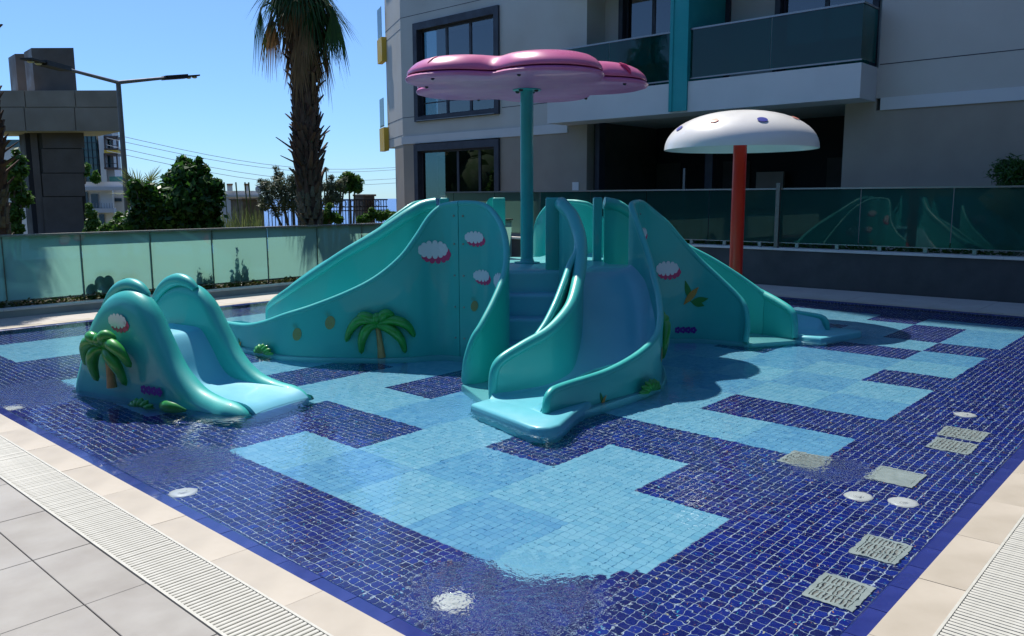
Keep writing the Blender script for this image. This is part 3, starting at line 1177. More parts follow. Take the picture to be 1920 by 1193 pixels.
def pineapple(f, cs, cz, sc, parent):
    mb = MB().add(disc_pts(f, cs, cz, .045 * sc, .062 * sc, 16, .005, -.3), [tuple(range(16))])
    mb.build('pineapple_sticker', M['d_faint'], parent)
    mb = MB()
    for a in (-.9, -.4, .0, .45, .9):
        mb.add([f(cs - .018 * sc - .008, cz + .055 * sc, .005), f(cs - .018 * sc + .008, cz + .055 * sc, .005), f(cs - .02 * sc + math.sin(a) * .06 * sc, cz + (.06 + .06 * math.cos(a)) * sc, .005)], [(0, 1, 2)])
    mb.build('pineapple_leaves', M['d_faintleaf'], parent)


def leaf_strip(mb, f, c, tip, wd, off):
    (x0, z0), (x1, z1) = c, tip
    dx, dz = x1 - x0, z1 - z0
    L = math.hypot(dx, dz)
    nx_, nz_ = -dz / L, dx / L
    P = []
    for i in range(8):
        t = i / 7
        w_ = wd * math.sin(PI * min(max(t, .03), .97))
        for q in (-1, 0, 1):
            P.append(f(x0 + dx * t + nx_ * w_ * q, z0 + dz * t + nz_ * w_ * q, off + (.002 if q == 0 else 0)))
    mb.add(P, [(3 * i + q, 3 * i + q + 1, 3 * i + q + 4, 3 * i + q + 3) for i in range(7) for q in (0, 1)])
    return mb


def corn(f, cs, cz, sc, parent):
    mb = MB()
    for q, tip in enumerate(((-.09, .17), (.17, -.02), (.13, -.10))):
        leaf_strip(mb, f, (cs - .02 * sc, cz - .06 * sc), (cs + tip[0] * sc, cz + tip[1] * sc), .034 * sc, .004 + .001 * q)
    mb.build('leaf_sticker', M['d_green'], parent)
    leaf_strip(MB(), f, (cs - .1 * sc, cz - .09 * sc), (cs + .06 * sc, cz + .1 * sc), .036 * sc, .010).build('corn_sticker', M['d_orange'], parent)


def flowers(f, cs, cz, sc, parent, n=4):
    mb = MB()
    for q in range(n):
        for a in range(5):
            t = 2 * PI * a / 5
            mb.add(disc_pts(f, cs + q * .055 * sc + .02 * sc * math.cos(t), cz + .02 * sc * math.sin(t), .016 * sc, .016 * sc, 8, .004 + .0003 * a), [tuple(range(8))])
    mb.build('flower_sticker', M['d_purple'], parent)


def relief_palm(f, hs, hz, sc, parent, depth=.04):
    """moulded palm tree standing proud of the wall; f(s, z, off) gives a point"""
    tr = [(0, 0), (.012, -.08), (.022, -.17), (.03, -.25), (.035, -.33)]
    mb = MB()
    pts = [Vector(f(hs + a * sc, hz + b * sc, depth * .6)) for a, b in tr]
    mb.tube(pts, [.022 * sc, .026 * sc, .03 * sc, .035 * sc, .042 * sc], 12)
    mb.build('palm_trunk', M['sandy'], parent, smooth=True)
    for lf in ([(0, .02), (-.09, .06), (-.18, .045), (-.26, -.04), (-.315, -.17)], [(0, 0), (-.07, -.01), (-.12, -.07), (-.155, -.17), (-.165, -.29)],
               [(0, .03), (-.06, .075), (-.14, .10), (-.19, .06)], [(0, .03), (.05, .09), (.10, .125), (.17, .09)],
               [(0, .02), (.12, .055), (.22, .04), (.30, -.02), (.355, -.13)], [(0, 0), (.09, -.02), (.17, -.07), (.235, -.16), (.265, -.29)], [(0, .04), (.0, .08), (.02, .12)]):
        cv = crom(lf, 4)
        n = len(cv)
        pts = []
        rad = []
        for i, p in enumerate(cv):
            t = i / (n - 1)
            pts.append(Vector(f(hs + p[0] * sc, hz + p[1] * sc, depth * (.7 + .9 * math.sin(PI * t) * .8))))
            rad.append((.018 + .034 * math.sin(PI * min(1, t * .85 + .12))) * sc)
        rad[-1] = .006 * sc
        mb = MB()
        mb.tube(pts, rad, 10)
        mb.build('palm_leaf', M['green'], parent, smooth=True)


def relief_bush(f, cs, cz, sc, parent, n=7):
    mb = MB()
    rr = random.Random(int(cs * 1000))
    for q in range(n):
        a = PI * (q + .5) / n
        tip = (cs + math.cos(a) * .16 * sc, cz + math.sin(a) * .11 * sc)
        pts = [Vector(f(cs + (tip[0] - cs) * t, cz + (tip[1] - cz) * t, .02 + .05 * math.sin(PI * t * .8))) for t in (0, .3, .6, .85, 1)]
        mb.tube(pts, [.02 * sc, .032 * sc, .034 * sc, .024 * sc, .006 * sc], 8)
    mb.build('leafy_relief', M['green'], parent, smooth=True)


for k in range(4):
    for key, s0 in (('out', -.05), ('pan', .05)):
        fr = wall_frame(key, k)
        S_ = fr[2][-1] + s0 if s0 < 0 else s0
        for z in (.18, .5, .82, 1.14, 1.42):
            p = Vector(on_wall(fr, S_, z, .026))
            q = Vector(on_wall(fr, S_, z, .034))
            MB().tube([p, q], .010, 8).build('seam_bolt', M['rail2'], walls[(key, k)][0], smooth=True)
TH = .026
for k in range(4):
    fo = wall_frame('out', k)
    fp = wall_frame('pan', k)
    sgn = -1 if False else 1
    f1 = lambda s, z, off, fo=fo: on_wall(fo, s, z, TH + off)
    f2 = lambda s, z, off, fp=fp: on_wall(fp, s, z, TH + off)
    L1 = fo[2][-1]
    s_h = near_s(fo, *rotp((-.22, -1.98), k))
    ow, pw = walls[('out', k)][0], walls[('pan', k)][0]
    relief_palm(f1, s_h, .33, 1.0, ow)
    s_b = near_s(fo, *rotp((-1.35, -2.53), k))
    relief_bush(f1, s_b, -.02, 1.0, ow)
    s_c = near_s(fo, *rotp((.06, -1.5), k))
    cloud(f1, s_c + .03, 1.08, 1.0, ow)
    pineapple(f1, near_s(fo, *rotp((-.62, -2.24), k)), .35, 1.15, ow)
    pineapple(f1, near_s(fo, *rotp((-.95, -2.43), k)), .22, 1.1, ow)
    cloud(f2, .18, 1.21, .66, pw)
    cloud(f2, .27, .83, .66, pw)
    pineapple(f2, .17, .52, .9, pw)
    cloud(f2, .62, .80, .9, pw)
    corn(f2, .95, .48, 1.05, pw)
    flowers(f2, .78, .09, 1.15, pw)
    corn(f1, near_s(fo, *rotp((-1.95, -2.52), k)), .0, .45, ow)

# ================================================================ PINK FLOWER UMBRELLA
ux, uy = 7.065, 6.21
umb = thing('flower_umbrella', 'pink flower-shaped water umbrella on a turquoise pole rising from the play platform', 'water umbrella', (ux, uy, .85))
MB().lathe([(.074, .852), (.074, 2.805)], (ux, uy), 24).build('pole', M['polem'], umb, smooth=True)
MB().lathe([(.15, .852), (.15, .862), (.085, .866), (.08, .88), (.074, .9)], (ux, uy), 24).build('base_flange', M['polem'], umb, smooth=True)
va = math.atan2(RGT.y, RGT.x)


def flower_r(th):
    best = 0
    for q in range(5):
        a = va + R(-72 + 72 * q)
        d = th - a
        r0, rr = .84, .575
        disc = rr * rr - (r0 * math.sin(d)) ** 2
        if disc > 0 and math.cos(d) > 0:
            best = max(best, r0 * math.cos(d) + math.sqrt(disc))
    return best


NT = 120
rs = [flower_r(2 * PI * i / NT) for i in range(NT)]
for _ in range(3):
    rs = [(rs[i - 1] + 2 * rs[i] + rs[(i + 1) % NT]) / 4 for i in range(NT)]


def flower_shell(name, prof, m):
    vs, fs = [], []
    for f, z in prof:
        for i in range(NT):
            a = 2 * PI * i / NT
            r = rs[i] * f if f < .75 else rs[i] - (1 - f) * 1.25
            vs.append((ux - .05 * RGT.x + r * math.cos(a), uy - .05 * RGT.y + r * math.sin(a), z))
    for j in range(len(prof) - 1):
        for i in range(NT):
            i2 = (i + 1) % NT
            fs.append((j * NT + i, j * NT + i2, (j + 1) * NT + i2, (j + 1) * NT + i))
    return MB().add(vs, fs).build(name, M[m], umb, smooth=True)


top_s = flower_shell('top_shell', [(.02, 3.00), (.3, 3.015), (.55, 3.035), (.72, 3.045), (.80, 3.04), (.86, 3.02), (.91, 2.99), (.95, 2.95), (.975, 2.915), (.985, 2.885), (.98, 2.872), (.95, 2.868), (.5, 2.868), (.02, 2.868)], 'pink')
bot_s = flower_shell('bottom_shell', [(.02, 2.862), (.5, 2.862), (.95, 2.862), (.985, 2.855), (1.0, 2.835), (.99, 2.815), (.955, 2.803), (.6, 2.80), (.02, 2.80)], 'pink2')
for a in (-95, -23, -138, 49, 121, 193):
    th = va + R(a)
    i = int((th % (2 * PI)) / (2 * PI) * NT)
    r = rs[i] * 1.0
    dx, dy = math.cos(th), math.sin(th)
    pts = [Vector((ux + dx * (r - e), uy + dy * (r - e), z)) for e, z in ((.15, 3.02), (.085, 2.985), (.045, 2.94), (.022, 2.9))]
    MB().tube(pts, [.008, .02, .02, .006], 8).build('drain_slot', M['d_pink'], top_s, smooth=True)
    mb = MB().blob((ux + dx * (r - .09), uy + dy * (r - .09), 2.798), .02, 8, 5, (1, 1, .7))
    mb.build('bolt', M['black'], bot_s, smooth=True)
for q in range(4):
    a = va + R(45 + 90 * q + 12)
    MB().blob((ux + math.cos(a) * .125, uy + math.sin(a) * .125, 2.785), .026, 10, 6, (1, 1, .8)).build('bolt', M['black'], umb, smooth=True)
MB().lathe([(.16, 2.799), (.16, 2.789), (.075, 2.787)], (ux, uy), 24).build('top_flange', M['polem'], umb, smooth=True)

# ================================================================ WHITE MUSHROOM UMBRELLA
mx_, my_ = 10.35, 5.26
mush = thing('mushroom_umbrella', 'white domed mushroom water umbrella with coloured dots on a red pole', 'water umbrella', (mx_, my_, FL))
RECV.append(MB().lathe([(.09, FL), (.09, 2.6)], (mx_, my_), 28).build('pole', M['red'], mush, smooth=True))
DR, DZ, DH = 1.01, 2.23, .51
prof = []
for i in range(15):
    t = (PI / 2) * i / 14
    prof.append((DR * math.cos(t) ** .92, DZ + DH * math.sin(t) ** .95))
prof[-1] = (.001, DZ + DH)
pin = [(max(r - .03, .001), z - .025) for r, z in prof[::-1]]
pin[-1] = (DR - .02, DZ)
dome = MB().lathe(prof + pin, (mx_, my_), 56).build('dome', M['white'], mush, smooth=True)
MB().lathe([(.2, 2.58), (.2, 2.6), (.09, 2.6)], (mx_, my_), 20).build('collar', M['red'], mush, smooth=True)


def dome_pt(th, e):
    """th azimuth, e elevation parameter"""
    return Vector((mx_ + DR * math.cos(e) ** .92 * math.cos(th), my_ + DR * math.cos(e) ** .92 * math.sin(th), DZ + DH * math.sin(e) ** .95))


tv = math.atan2(-(my_), -(mx_))       # direction from dome towards the viewer
for dth, e, rr_, m in ((-62, 30, .062, 'd_blue'), (-24, 38, .056, 'd_salmon'), (18, 37, .066, 'd_blue'), (66, 45, .056, 'd_salmon'), (105, 32, .06, 'd_blue'), (150, 38, .075, 'd_salmon'), (195, 34, .085, 'd_blue'), (240, 40, .075, 'd_salmon')):
    th = tv + R(dth)
    c0 = dome_pt(th, R(e))
    a1 = (dome_pt(th + .02, R(e)) - c0).normalized()
    b1 = (dome_pt(th, R(e) + .02) - c0).normalized()
    nn = a1.cross(b1).normalized()
    vs = [c0 + nn * .012]
    for rad, dro in ((.5, .004), (1., .000)):
        for i in range(20):
            t = 2 * PI * i / 20
            # step along the dome in its own parameters so the dot hugs the surface
            q = dome_pt(th + math.cos(t) * rr_ * rad / (DR * math.cos(R(e))), R(e) + math.sin(t) * rr_ * rad * .95 / .8)
            vs.append(q + nn * .011)
    fs = [(0, 1 + i, 1 + (i + 1) % 20) for i in range(20)] + [(1 + i, 21 + i, 21 + (i + 1) % 20, 1 + (i + 1) % 20) for i in range(20)]
    MB().add(vs, fs).build('dot', M[m], dome, smooth=True)

# ================================================================ SMALL SLIDE
P0 = Vector((2.78, 6.62))
UU = Vector((.242, -.970))
VV = Vector((.970, .242))
small = thing('small_slide', 'small turquoise double-humped toddler slide with a green moulded palm at the left', 'slide', (P0.x, P0.y, FL))
PROF = [(-.80, -.06), (-.76, .12), (-.68, .29), (-.56, .53), (-.42, .72), (-.26, .835), (-.09, .875), (.06, .845), (.18, .75), (.30, .56), (.46, .32), (.66, .155), (.86, .09), (1.04, .065), (1.15, .02), (1.2, -.06)]


def uvz(u, v, z):
    return (P0.x + UU.x * u + VV.x * v, P0.y + UU.y * u + VV.y * v, z)


def hump(side):
    """side -1: left wall (outer face towards -v); +1: right wall"""
    cv = crom(PROF, 5)
    n = len(cv)
    vs, fs = [], []
    for i, (u, z) in enumerate(cv):
        t = i / (n - 1)
        fl = max(0, (u - .2)) * (.02 if side < 0 else .06)       # walls flare apart towards the bottom
        flat = min(1, max(0, (u - .55) / .4))
        wtop = .05 + .01 * flat
        wout = .115 + .01 * flat
        zc = z
        cen = 0 if side < 0 else .55
        # section from inner foot over the ridge to outer foot
        sec = [(-side * .07, -.1), (-side * .07, zc - .12), (-side * (.068), zc - .05), (-side * .045, zc - .012), (0, zc), (side * wtop, zc - .012), (side * (wtop + .045), zc - .06), (side * wout, zc - .16), (side * (wout + .01), zc - .30), (side * (wout - .0), -.02), (side * (wout + .02), -.12)]
        tp_ = max(0, (u - 1.0) / .2)
        for a, zz in sec:
            a *= 1 - .55 * tp_
            zz = max(min(zz, zc - .004 if a else zc), -.14)
            vs.append(uvz(u, cen + side * fl + a, zz))
    m_ = 11
    for i in range(n - 1):
        for k in range(m_ - 1):
            a = i * m_ + k
            fs.append((a, a + 1, a + m_ + 1, a + m_))
    fs.append(tuple(range(m_)))
    fs.append(tuple((n - 1) * m_ + k for k in range(m_)))
    mb = MB().add(vs, fs)
    o = mb.build('side_hump', M['teal'], small, smooth=True)
    RECV.append(o)
    # rounded handle ridge on the back of the top
    hp = [(-.52, .64), (-.40, .78), (-.27, .87), (-.14, .905), (-.02, .885), (.06, .83)]
    cen = 0 if side < 0 else .55
    pts = [Vector(uvz(u, cen - side * .035, z)) for u, z in crom(hp, 4)]
    nn = len(pts)
    RECV.append(MB().tube(pts, [.03 + .028 * math.sin(PI * i / (nn - 1)) for i in range(nn)], 12).build('hand_ridge', M['teal'], small, smooth=True))


hump(-1)
hump(1)
bedp = crom([(-.42, .30), (-.30, .49), (-.1, .50), (.08, .495), (.16, .455), (.25, .33), (.34, .18), (.44, .095), (.6, .07), (.9, .05), (1.12, .03), (1.22, -.03)], 4)
vs, fs = [], []
for u, z in bedp:
    fl = max(0, u - .2)
    for s in range(9):
        q = s / 8
        v = (.05 - fl * .03) * (1 - q) + (.50 + fl * .09) * q
        zz = z + .02 * (2 * q - 1) ** 4
        vs.append(uvz(u, v, zz))
n = len(bedp)
for i in range(n - 1):
    for s in range(8):
        a = i * 9 + s
        fs.append((a, a + 1, a + 10, a + 9))
k0 = len(vs)
for s in range(9):
    p = vs[(n - 1) * 9 + s]
    vs.append((p[0], p[1], FL))
for s in range(8):
    fs.append(((n - 1) * 9 + s, (n - 1) * 9 + s + 1, k0 + s + 1, k0 + s))
for sd in (0, 8):
    kk = len(vs)
    for i in range(n):
        p = vs[i * 9 + sd]
        vs.append((p[0], p[1], -.2))
    for i in range(n - 1):
        fs.append((i * 9 + sd, (i + 1) * 9 + sd, kk + i + 1, kk + i))
RECV.append(MB().add(vs, fs).build('slide_bed', M['bed'], small, smooth=True))
pl = [uvz(u, v, 0)[:2] for u, v in ((-.78, -.10), (1.05, -.13), (1.2, 0), (1.2, .6), (1.05, .70), (-.78, .66))]
a0 = sum(pl[i - 1][0] * pl[i][1] - pl[i][0] * pl[i - 1][1] for i in range(6))
if a0 < 0:
    pl = pl[::-1]
RECV.append(MB().prism(pl, FL + .002, -.05, ch=.02).build('base', M['aqua'], small, smooth=True))
for q in range(2):
    p2 = [uvz(u, v, 0)[:2] for u, v in ((-.95 + q * .22, .06), (-.95 + q * .22, .54), (-.72 + q * .3, .54), (-.72 + q * .3, .06))]
    a0 = sum(p2[i - 1][0] * p2[i][1] - p2[i][0] * p2[i - 1][1] for i in range(4))
    if a0 < 0:
        p2 = p2[::-1]
    RECV.append(MB().prism(p2, FL + .002, .12 + q * .2, ch=.02).build('step', M['bed'], small, smooth=True))
fs_ = lambda s, z, off: uvz(s, -.125 - off, z)
cloud(fs_, -.11, .63, .66, small)
# the outer face sits further in near the top, so the sticker hugs it there
relief_palm(lambda s, z, off: uvz(-.19 + (s + .42) * .85, -.14 - off * 1.5, z), -.42, .41, .97, small, depth=.05)
relief_bush(lambda s, z, off: uvz(s, -.15 - off, z), .22, -.06, 1.0, small)
flowers(lambda s, z, off: uvz(s, -.14 - off, z), .17, .10, 1.1, small)
leafp = MB()
pts = [Vector(uvz(.42 + t * .3, -.2 - .05 * math.sin(PI * t), .01 + .02 * math.sin(PI * t))) for t in (0, .25, .5, .75, 1)]
leafp.tube(pts, [.01, .04, .05, .04, .01], 10, flat=.6)
RECV.append(leafp.build('leaf_relief', M['green'], small, smooth=True))

# ================================================================ LEFT GLASS FENCE AND PLANTER
curb = thing('planter_kerb', 'low rendered planter kerb with pale cap along the left side of the pool deck', 'kerb', (7, 12.55, 0))
MB().box(-4, 14.1, 12.5, 12.66, -.06, .09).build('kerb_face', M['conc'], curb)
for k in range(17):
    MB().box(-4 + k * 1.06 + .003, -4 + (k + 1) * 1.06 - .003, 12.485, 12.68, .092, .12, ch=.004).build('cap_stone', M['cap'], curb)
tag(MB().box(-4, 14.1, 12.66, 13.6, -.06, .085).build('planter_soil', M['soil']), kind='structure')
FY = 12.8
fence = thing('glass_fence', 'long frosted green glass fence behind the pool on the left, under a thin metal rail', 'fence', (6, FY, .12))
jx = [3.56 + 1.025 * q for q in range(-8, 10)]
jx = [x for x in jx if x > -4] + [14.02]
pane_m = None
for a, b in zip(jx[:-1], jx[1:]):
    glass_box('glass_pane', a + .008, b - .008, FY - .006, FY + .006, .20, 1.085, 'frost', fence, 'y')
    MB().box(a - .012, a + .012, FY + .012, FY + .03, .12, 1.08).build('bracket_post', M['alu'], fence)
    MB().box(a - .04, a + .04, FY - .045, FY + .05, .118, .132).build('foot_plate', M['alu'], fence)
MB().box(-4, 14.04, FY - .03, FY + .085, 1.086, 1.115).build('top_rail', M['alu'], fence)
MB().box(-4, 14.04, FY - .014, FY + .014, .175, .199).build('bottom_rail', M['alu'], fence)

# ================================================================ RIGHT LOW WALL AND GLASS FENCE
lw = thing('low_wall', 'low rendered wall with a pale stone cap in the shade at the back right of the pool', 'wall', (14.3, 5, 0))
MB().box(14.1, 14.4, -8, 15.4, -.06, .64).build('wall_body', M['conc_shade'], lw)
for k in range(24):
    MB().box(14.07, 14.43, -8 + k * .98 + .002, -8 + (k + 1) * .98 - .002, .642, .68, ch=.004).build('cap_stone', M['cap'], lw)
gf = thing('glass_fence', 'green glass fence standing on the low wall in front of the apartment building', 'fence', (14.2, 5, .68))
yj = [6.4 + 1.42 * q for q in range(-9, 7)] + [15.2]
for a, b in zip(yj[:-1], yj[1:]):
    glass_box('glass_pane', 14.194, 14.206, a + .008, b - .008, .78, 1.72, 'tint' if a < 11.5 else 'frost', gf, 'x')  # shade-coloured copy for the panes in the building's shadow
    for q in (.25, .75):
        yy = a + (b - a) * q
        MB().box(14.18, 14.22, yy - .03, yy + .03, .682, .775).build('foot_clamp', M['rail2'], gf)
MB().box(14.17, 14.23, -7, 15.22, 1.722, 1.75).build('top_rail', M['rail2'], gf)
MB().box(14.185, 14.215, -7, 15.22, .765, .779).build('bottom_rail', M['rail2'], gf)
MB().box(14.10, 14.165, 6.37, 6.44, .684, 1.84).build('end_post', M['alu'], gf)
tag(MB().box(14.4, 16.5, -20, 20, -.06, .55).build('terrace', M['deck']), kind='structure')

# ================================================================ APARTMENT BUILDING
FX = 16.5
bld = thing('apartment_building', 'large white and beige apartment building with dark framed windows and glass balconies filling the right', 'building', (FX + 4, 5, .5))


def part(name, m, *boxes):
    mb = MB()
    for b in boxes:
        mb.box(*b)
    return mb.build(name, M[m], bld)


HB = 28.
YR = -16
XB = FX + 9
# upper walls (white) round the window and the balcony recess, lower walls beige
part('upper_wall', 'wallw', (FX, FX + .3, 18.93, 19.55, 3.45, HB), (FX, FX + .3, 15.47, 18.93, 6.67, HB), (FX, FX + .3, 15.47, 18.93, 3.45, 3.85),
     (FX, FX + .3, 12.55, 15.47, 3.45, HB), (FX, FX + .3, 5.6, 12.55, 6.75, HB), (FX, FX + .3, YR, 5.6, 3.45, HB), (FX, FX + .3, 5.6, 12.55, 3.45, 4.0))
part('cornice_band', 'wallw2', (FX - .03, FX + .3, 13.12, 19.58, 3.22, 3.45), (FX - .03, FX + .3, YR, 5.52, 3.22, 3.45))
part('lower_wall', 'beige', (FX + .004, FX + .3, 18.99, 19.545, .5, 3.22), (FX + .004, FX + .3, 12.52, 15.48, .5, 3.22), (FX + .004, FX + .3, 12.52, 13.12, 3.22, 3.45),
     (FX + .004, FX + .3, YR, 5.6, .5, 3.22), (FX + .004, FX + .3, 5.6, 6.19, .5, 3.45), (FX + .004, FX + .3, 15.48, 18.99, .5, .62))
# render joints are thin dark strips laid on the wall face
for z, ya, yb in ((6.92, 12.6, 19.54), (4.01, 12.6, 15.4), (4.01, 15.5, 19.54), (4.07, YR, 5.58), (6.9, YR, 5.5), (10.2, YR, 19.5)):
    part('render_joint', 'frame', (FX - .003, FX + .001, ya, yb, z - .008, z + .008))
# chamfered corner face turning away
ch_d = Vector((.459, .889))
cn = Vector((-.889, .459))
mb = MB().obox((FX, 19.55), ch_d, (-cn.x, -cn.y), 0, 2.2, 0, .3, 3.22, HB)
mb.build('corner_wall', M['wallw'], bld)
mb = MB().obox((FX + .004, 19.55), ch_d, (-cn.x, -cn.y), 0, 1.2, .005, .3, .3, 3.22)
mb.build('corner_base', M['beige'], bld)
for z in (3.5, 4.01, 6.62, 6.92, 10.2):
    MB().obox((FX, 19.55), ch_d, cn, .0, 2.2, .0, .003, z - .008, z + .008).build('render_joint', M['frame'], bld)
end = Vector((FX, 19.55)) + ch_d * 2.2
mb = MB()
mb.box(FX + .3, XB, YR, end.y - .5, .4, HB - .1)
core = [(FX + 3.2, YR), (XB, YR), (XB, 20.8), (FX + 3.2, 20.8)]
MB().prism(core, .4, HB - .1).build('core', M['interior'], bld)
MB().box(FX + .02, XB, YR, 19.5, HB - .25, HB).build('roof', M['wallw'], bld)
MB().box(FX + .3, FX + 3.2, YR, 19.4, .45, .6).build('ground_floor_slab', M['interior'], bld)
MB().box(FX + .3, FX + 3.2, YR, 19.4, 3.45, 3.9).build('first_floor_slab', M['wallw'], bld)
MB().box(FX + .3, FX + 3.2, YR, 19.4, 6.72, 7.0).build('second_floor_slab', M['wallw'], bld)
MB().box(FX + .3, FX + 3.2, 12.55, 12.75, 3.9, 6.72).build('balcony_side_wall', M['wallw'], bld)
MB().box(FX + .3, FX + 3.2, 5.4, 5.6, 3.9, 6.72).build('balcony_side_wall', M['wallw'], bld)
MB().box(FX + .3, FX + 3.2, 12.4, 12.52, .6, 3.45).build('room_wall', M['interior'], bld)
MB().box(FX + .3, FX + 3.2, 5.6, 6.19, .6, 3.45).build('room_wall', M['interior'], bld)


def window(y0, y1, z0, z1, mull, name='window', sill=True, xx=FX, trans=None, fw=.17):
    t = MB()
    t.box(xx - .07, xx + .25, y0, y0 + fw, z0, z1)
    t.box(xx - .07, xx + .25, y1 - fw, y1, z0, z1)
    t.box(xx - .07, xx + .25, y0 + fw, y1 - fw, z1 - fw * 1.2, z1)
    t.box(xx - .07, xx + .25, y0 + fw, y1 - fw, z0, z0 + fw * .8)
    w_ = t.build(name, M['frame'], bld)
    a, b = y0 + fw, y1 - fw
    e = [a] + list(mull) + [b]
    for i in range(len(e) - 1):
        MB().box(xx + .13, xx + .14, e[i] + .03, e[i + 1] - .03, z0 + fw * .8 + .03, z1 - fw * 1.2 - .03).build('pane', M['wglass'], w_)
        f = MB()
        for q0, q1 in ((e[i], e[i] + .045), (e[i + 1] - .045, e[i + 1])):
            f.box(xx + .11, xx + .17, q0, q1, z0 + fw * .8, z1 - fw * 1.2)
        f.box(xx + .11, xx + .17, e[i] + .045, e[i + 1] - .045, z0 + fw * .8, z0 + fw * .8 + .05)
        f.box(xx + .11, xx + .17, e[i] + .045, e[i + 1] - .045, z1 - fw * 1.2 - .05, z1 - fw * 1.2)
        if trans:
            f.box(xx + .12, xx + .16, e[i] + .045, e[i + 1] - .045, trans - .015, trans + .015)
        f.build('sash', M['frame'], w_)
    return w_


window(15.47, 18.93, 3.85, 6.67, (16.70, 17.66), trans=4.38)
window(15.48, 18.99, .62, 3.19, (16.38, 17.26), name='terrace_door')
MB().box(FX - .1, FX + .02, 15.6, 18.8, 3.86, 3.875).build('window_sill', M['rail2'], bld)
for y in (7.2, 8.6, 10.9):
    MB().box(FX + 1.6, FX + 2.4, y, y + .7, .6, 1.02, ch=.05).box(FX + 2.25, FX + 2.4, y, y + .7, 1.02, 1.45).build('lobby_armchair', M['darkpanel'], bld)
for y in (6.9, 9.6, 11.6):
    MB().box(FX + 2.96, FX + 2.995, y, y + .75, 1.5, 2.5).build('lobby_picture', M['interior'], bld)
# rooms behind the glass
MB().box(FX + 1.6, FX + 1.7, 14, 19.4, .6, 3.4).build('room_wall', M['interior'], bld)
MB().box(FX + 1.6, FX + 1.7, 14, 19.4, 3.9, 6.7).build('room_wall', M['interior'], bld)
for ya, yb in ((15.75, 16.15), (18.0, 18.5)):
    mb = MB()
    y = ya
    while y < yb:
        mb.box(FX + .5, FX + .53, y, y + .03, 4.0, 6.5).box(FX + .54, FX + .57, y + .034, y + .064, 4.0, 6.5)
        y += .068
    c_ = mb.build('curtain', M['cap'], bld)
    c_['kind'] = 'stuff'
# balcony recess back wall with big dark sliding windows
RX = FX + .75
for ya, yb in ((12.1, 12.55), (8.05, 9.1), (5.6, 5.9)):
    part('recess_wall', 'wallw', (RX, RX + .2, ya, yb, 4.0, 6.72))
window(9.1, 12.1, 4.0, 6.72, (10.5, 11.2), name='sliding_window', xx=RX, fw=.12)
window(5.9, 8.05, 4.0, 6.72, (7.0,), name='sliding_window', xx=RX, fw=.12)
BXF = 15.66
MB().box(BXF, FX - .002, 5.62, 13.1, 3.39, 4.02).build('balcony_slab', M['wallw2'], bld)
MB().box(FX, RX, 5.6, 12.55, 4.0, 4.03).build('balcony_floor', M['deck'], bld)
# teal fin
MB().box(BXF - .05, FX + .7, 9.21, 9.64, 3.42, HB - .3).build('teal_fin', M['tealp'], bld)
MB().box(BXF - .07, BXF - .052, 9.56, 9.64, 3.42, HB - .3).build('fin_edge', M['tealp'], bld)
for ya, yb in ((5.66, 7.4), (7.42, 9.19), (9.66, 11.3), (11.32, 12.9)):
    MB().box(BXF + .05, BXF + .062, ya, yb, 4.10, 5.07).build('balcony_glass', M['bglass'], bld)
MB().box(BXF + .062, FX - .03, 5.66, 5.672, 4.10, 5.07).build('balcony_glass', M['bglass'], bld)
part('balcony_rail', 'rail2', (BXF + .035, BXF + .077, 5.64, 9.2, 5.075, 5.11), (BXF + .035, BXF + .077, 9.65, 12.92, 5.075, 5.11), (BXF + .077, FX - .01, 5.645, 5.687, 5.075, 5.11),
     (BXF + .04, BXF + .072, 5.64, 9.2, 4.07, 4.098), (BXF + .04, BXF + .072, 9.65, 12.92, 4.07, 4.098))
# higher balcony slab (bottom just above the picture) so the facade goes on
MB().box(BXF, FX - .002, 5.62, 13.1, 6.75, 7.35).build('balcony_slab', M['wallw2'], bld)
# lobby inside the ground floor opening
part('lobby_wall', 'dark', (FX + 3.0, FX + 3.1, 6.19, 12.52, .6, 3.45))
part('lobby_panel', 'beige', (FX + 2.7, FX + 2.8, 8.6, 9.3, .6, 2.2))
part('lobby_column', 'frame', (FX + .2, FX + .45, 12.28, 12.40, .6, 3.44))
part('lobby_column', 'frame', (FX + 1.4, FX + 1.6, 9.8, 10.0, .6, 3.44))
MB().box(FX + 1.5, FX + 1.56, 10.6, 10.66, .6, 2.3).build('lobby_rail', M['rail2'], bld)
plate = MB().box(FX - .012, FX + .003, 12.76, 12.96, 1.77, 1.98, ch=0).build('wall_sign', M['white'], loc=(FX, 12.86, 1.87))
tag(plate, 'small white notice plate on the beige wall just above the glass fence', 'sign')
# side with yellow balconies
for z in (3.15, 6.0, 9.3):
    e = end - cn * -.0
    q = Vector((FX, 19.55)) + ch_d * 2.2
    MB().obox((q.x, q.y), ch_d, cn, -.15, .6, .0, .16, z, z + .75).build('yellow_panel', M['yellow'], bld)
    MB().obox((q.x, q.y), ch_d, cn, -.1, .55, .13, .142, z + .78, z + 1.7).build('side_balcony_glass', M['frost'], bld)

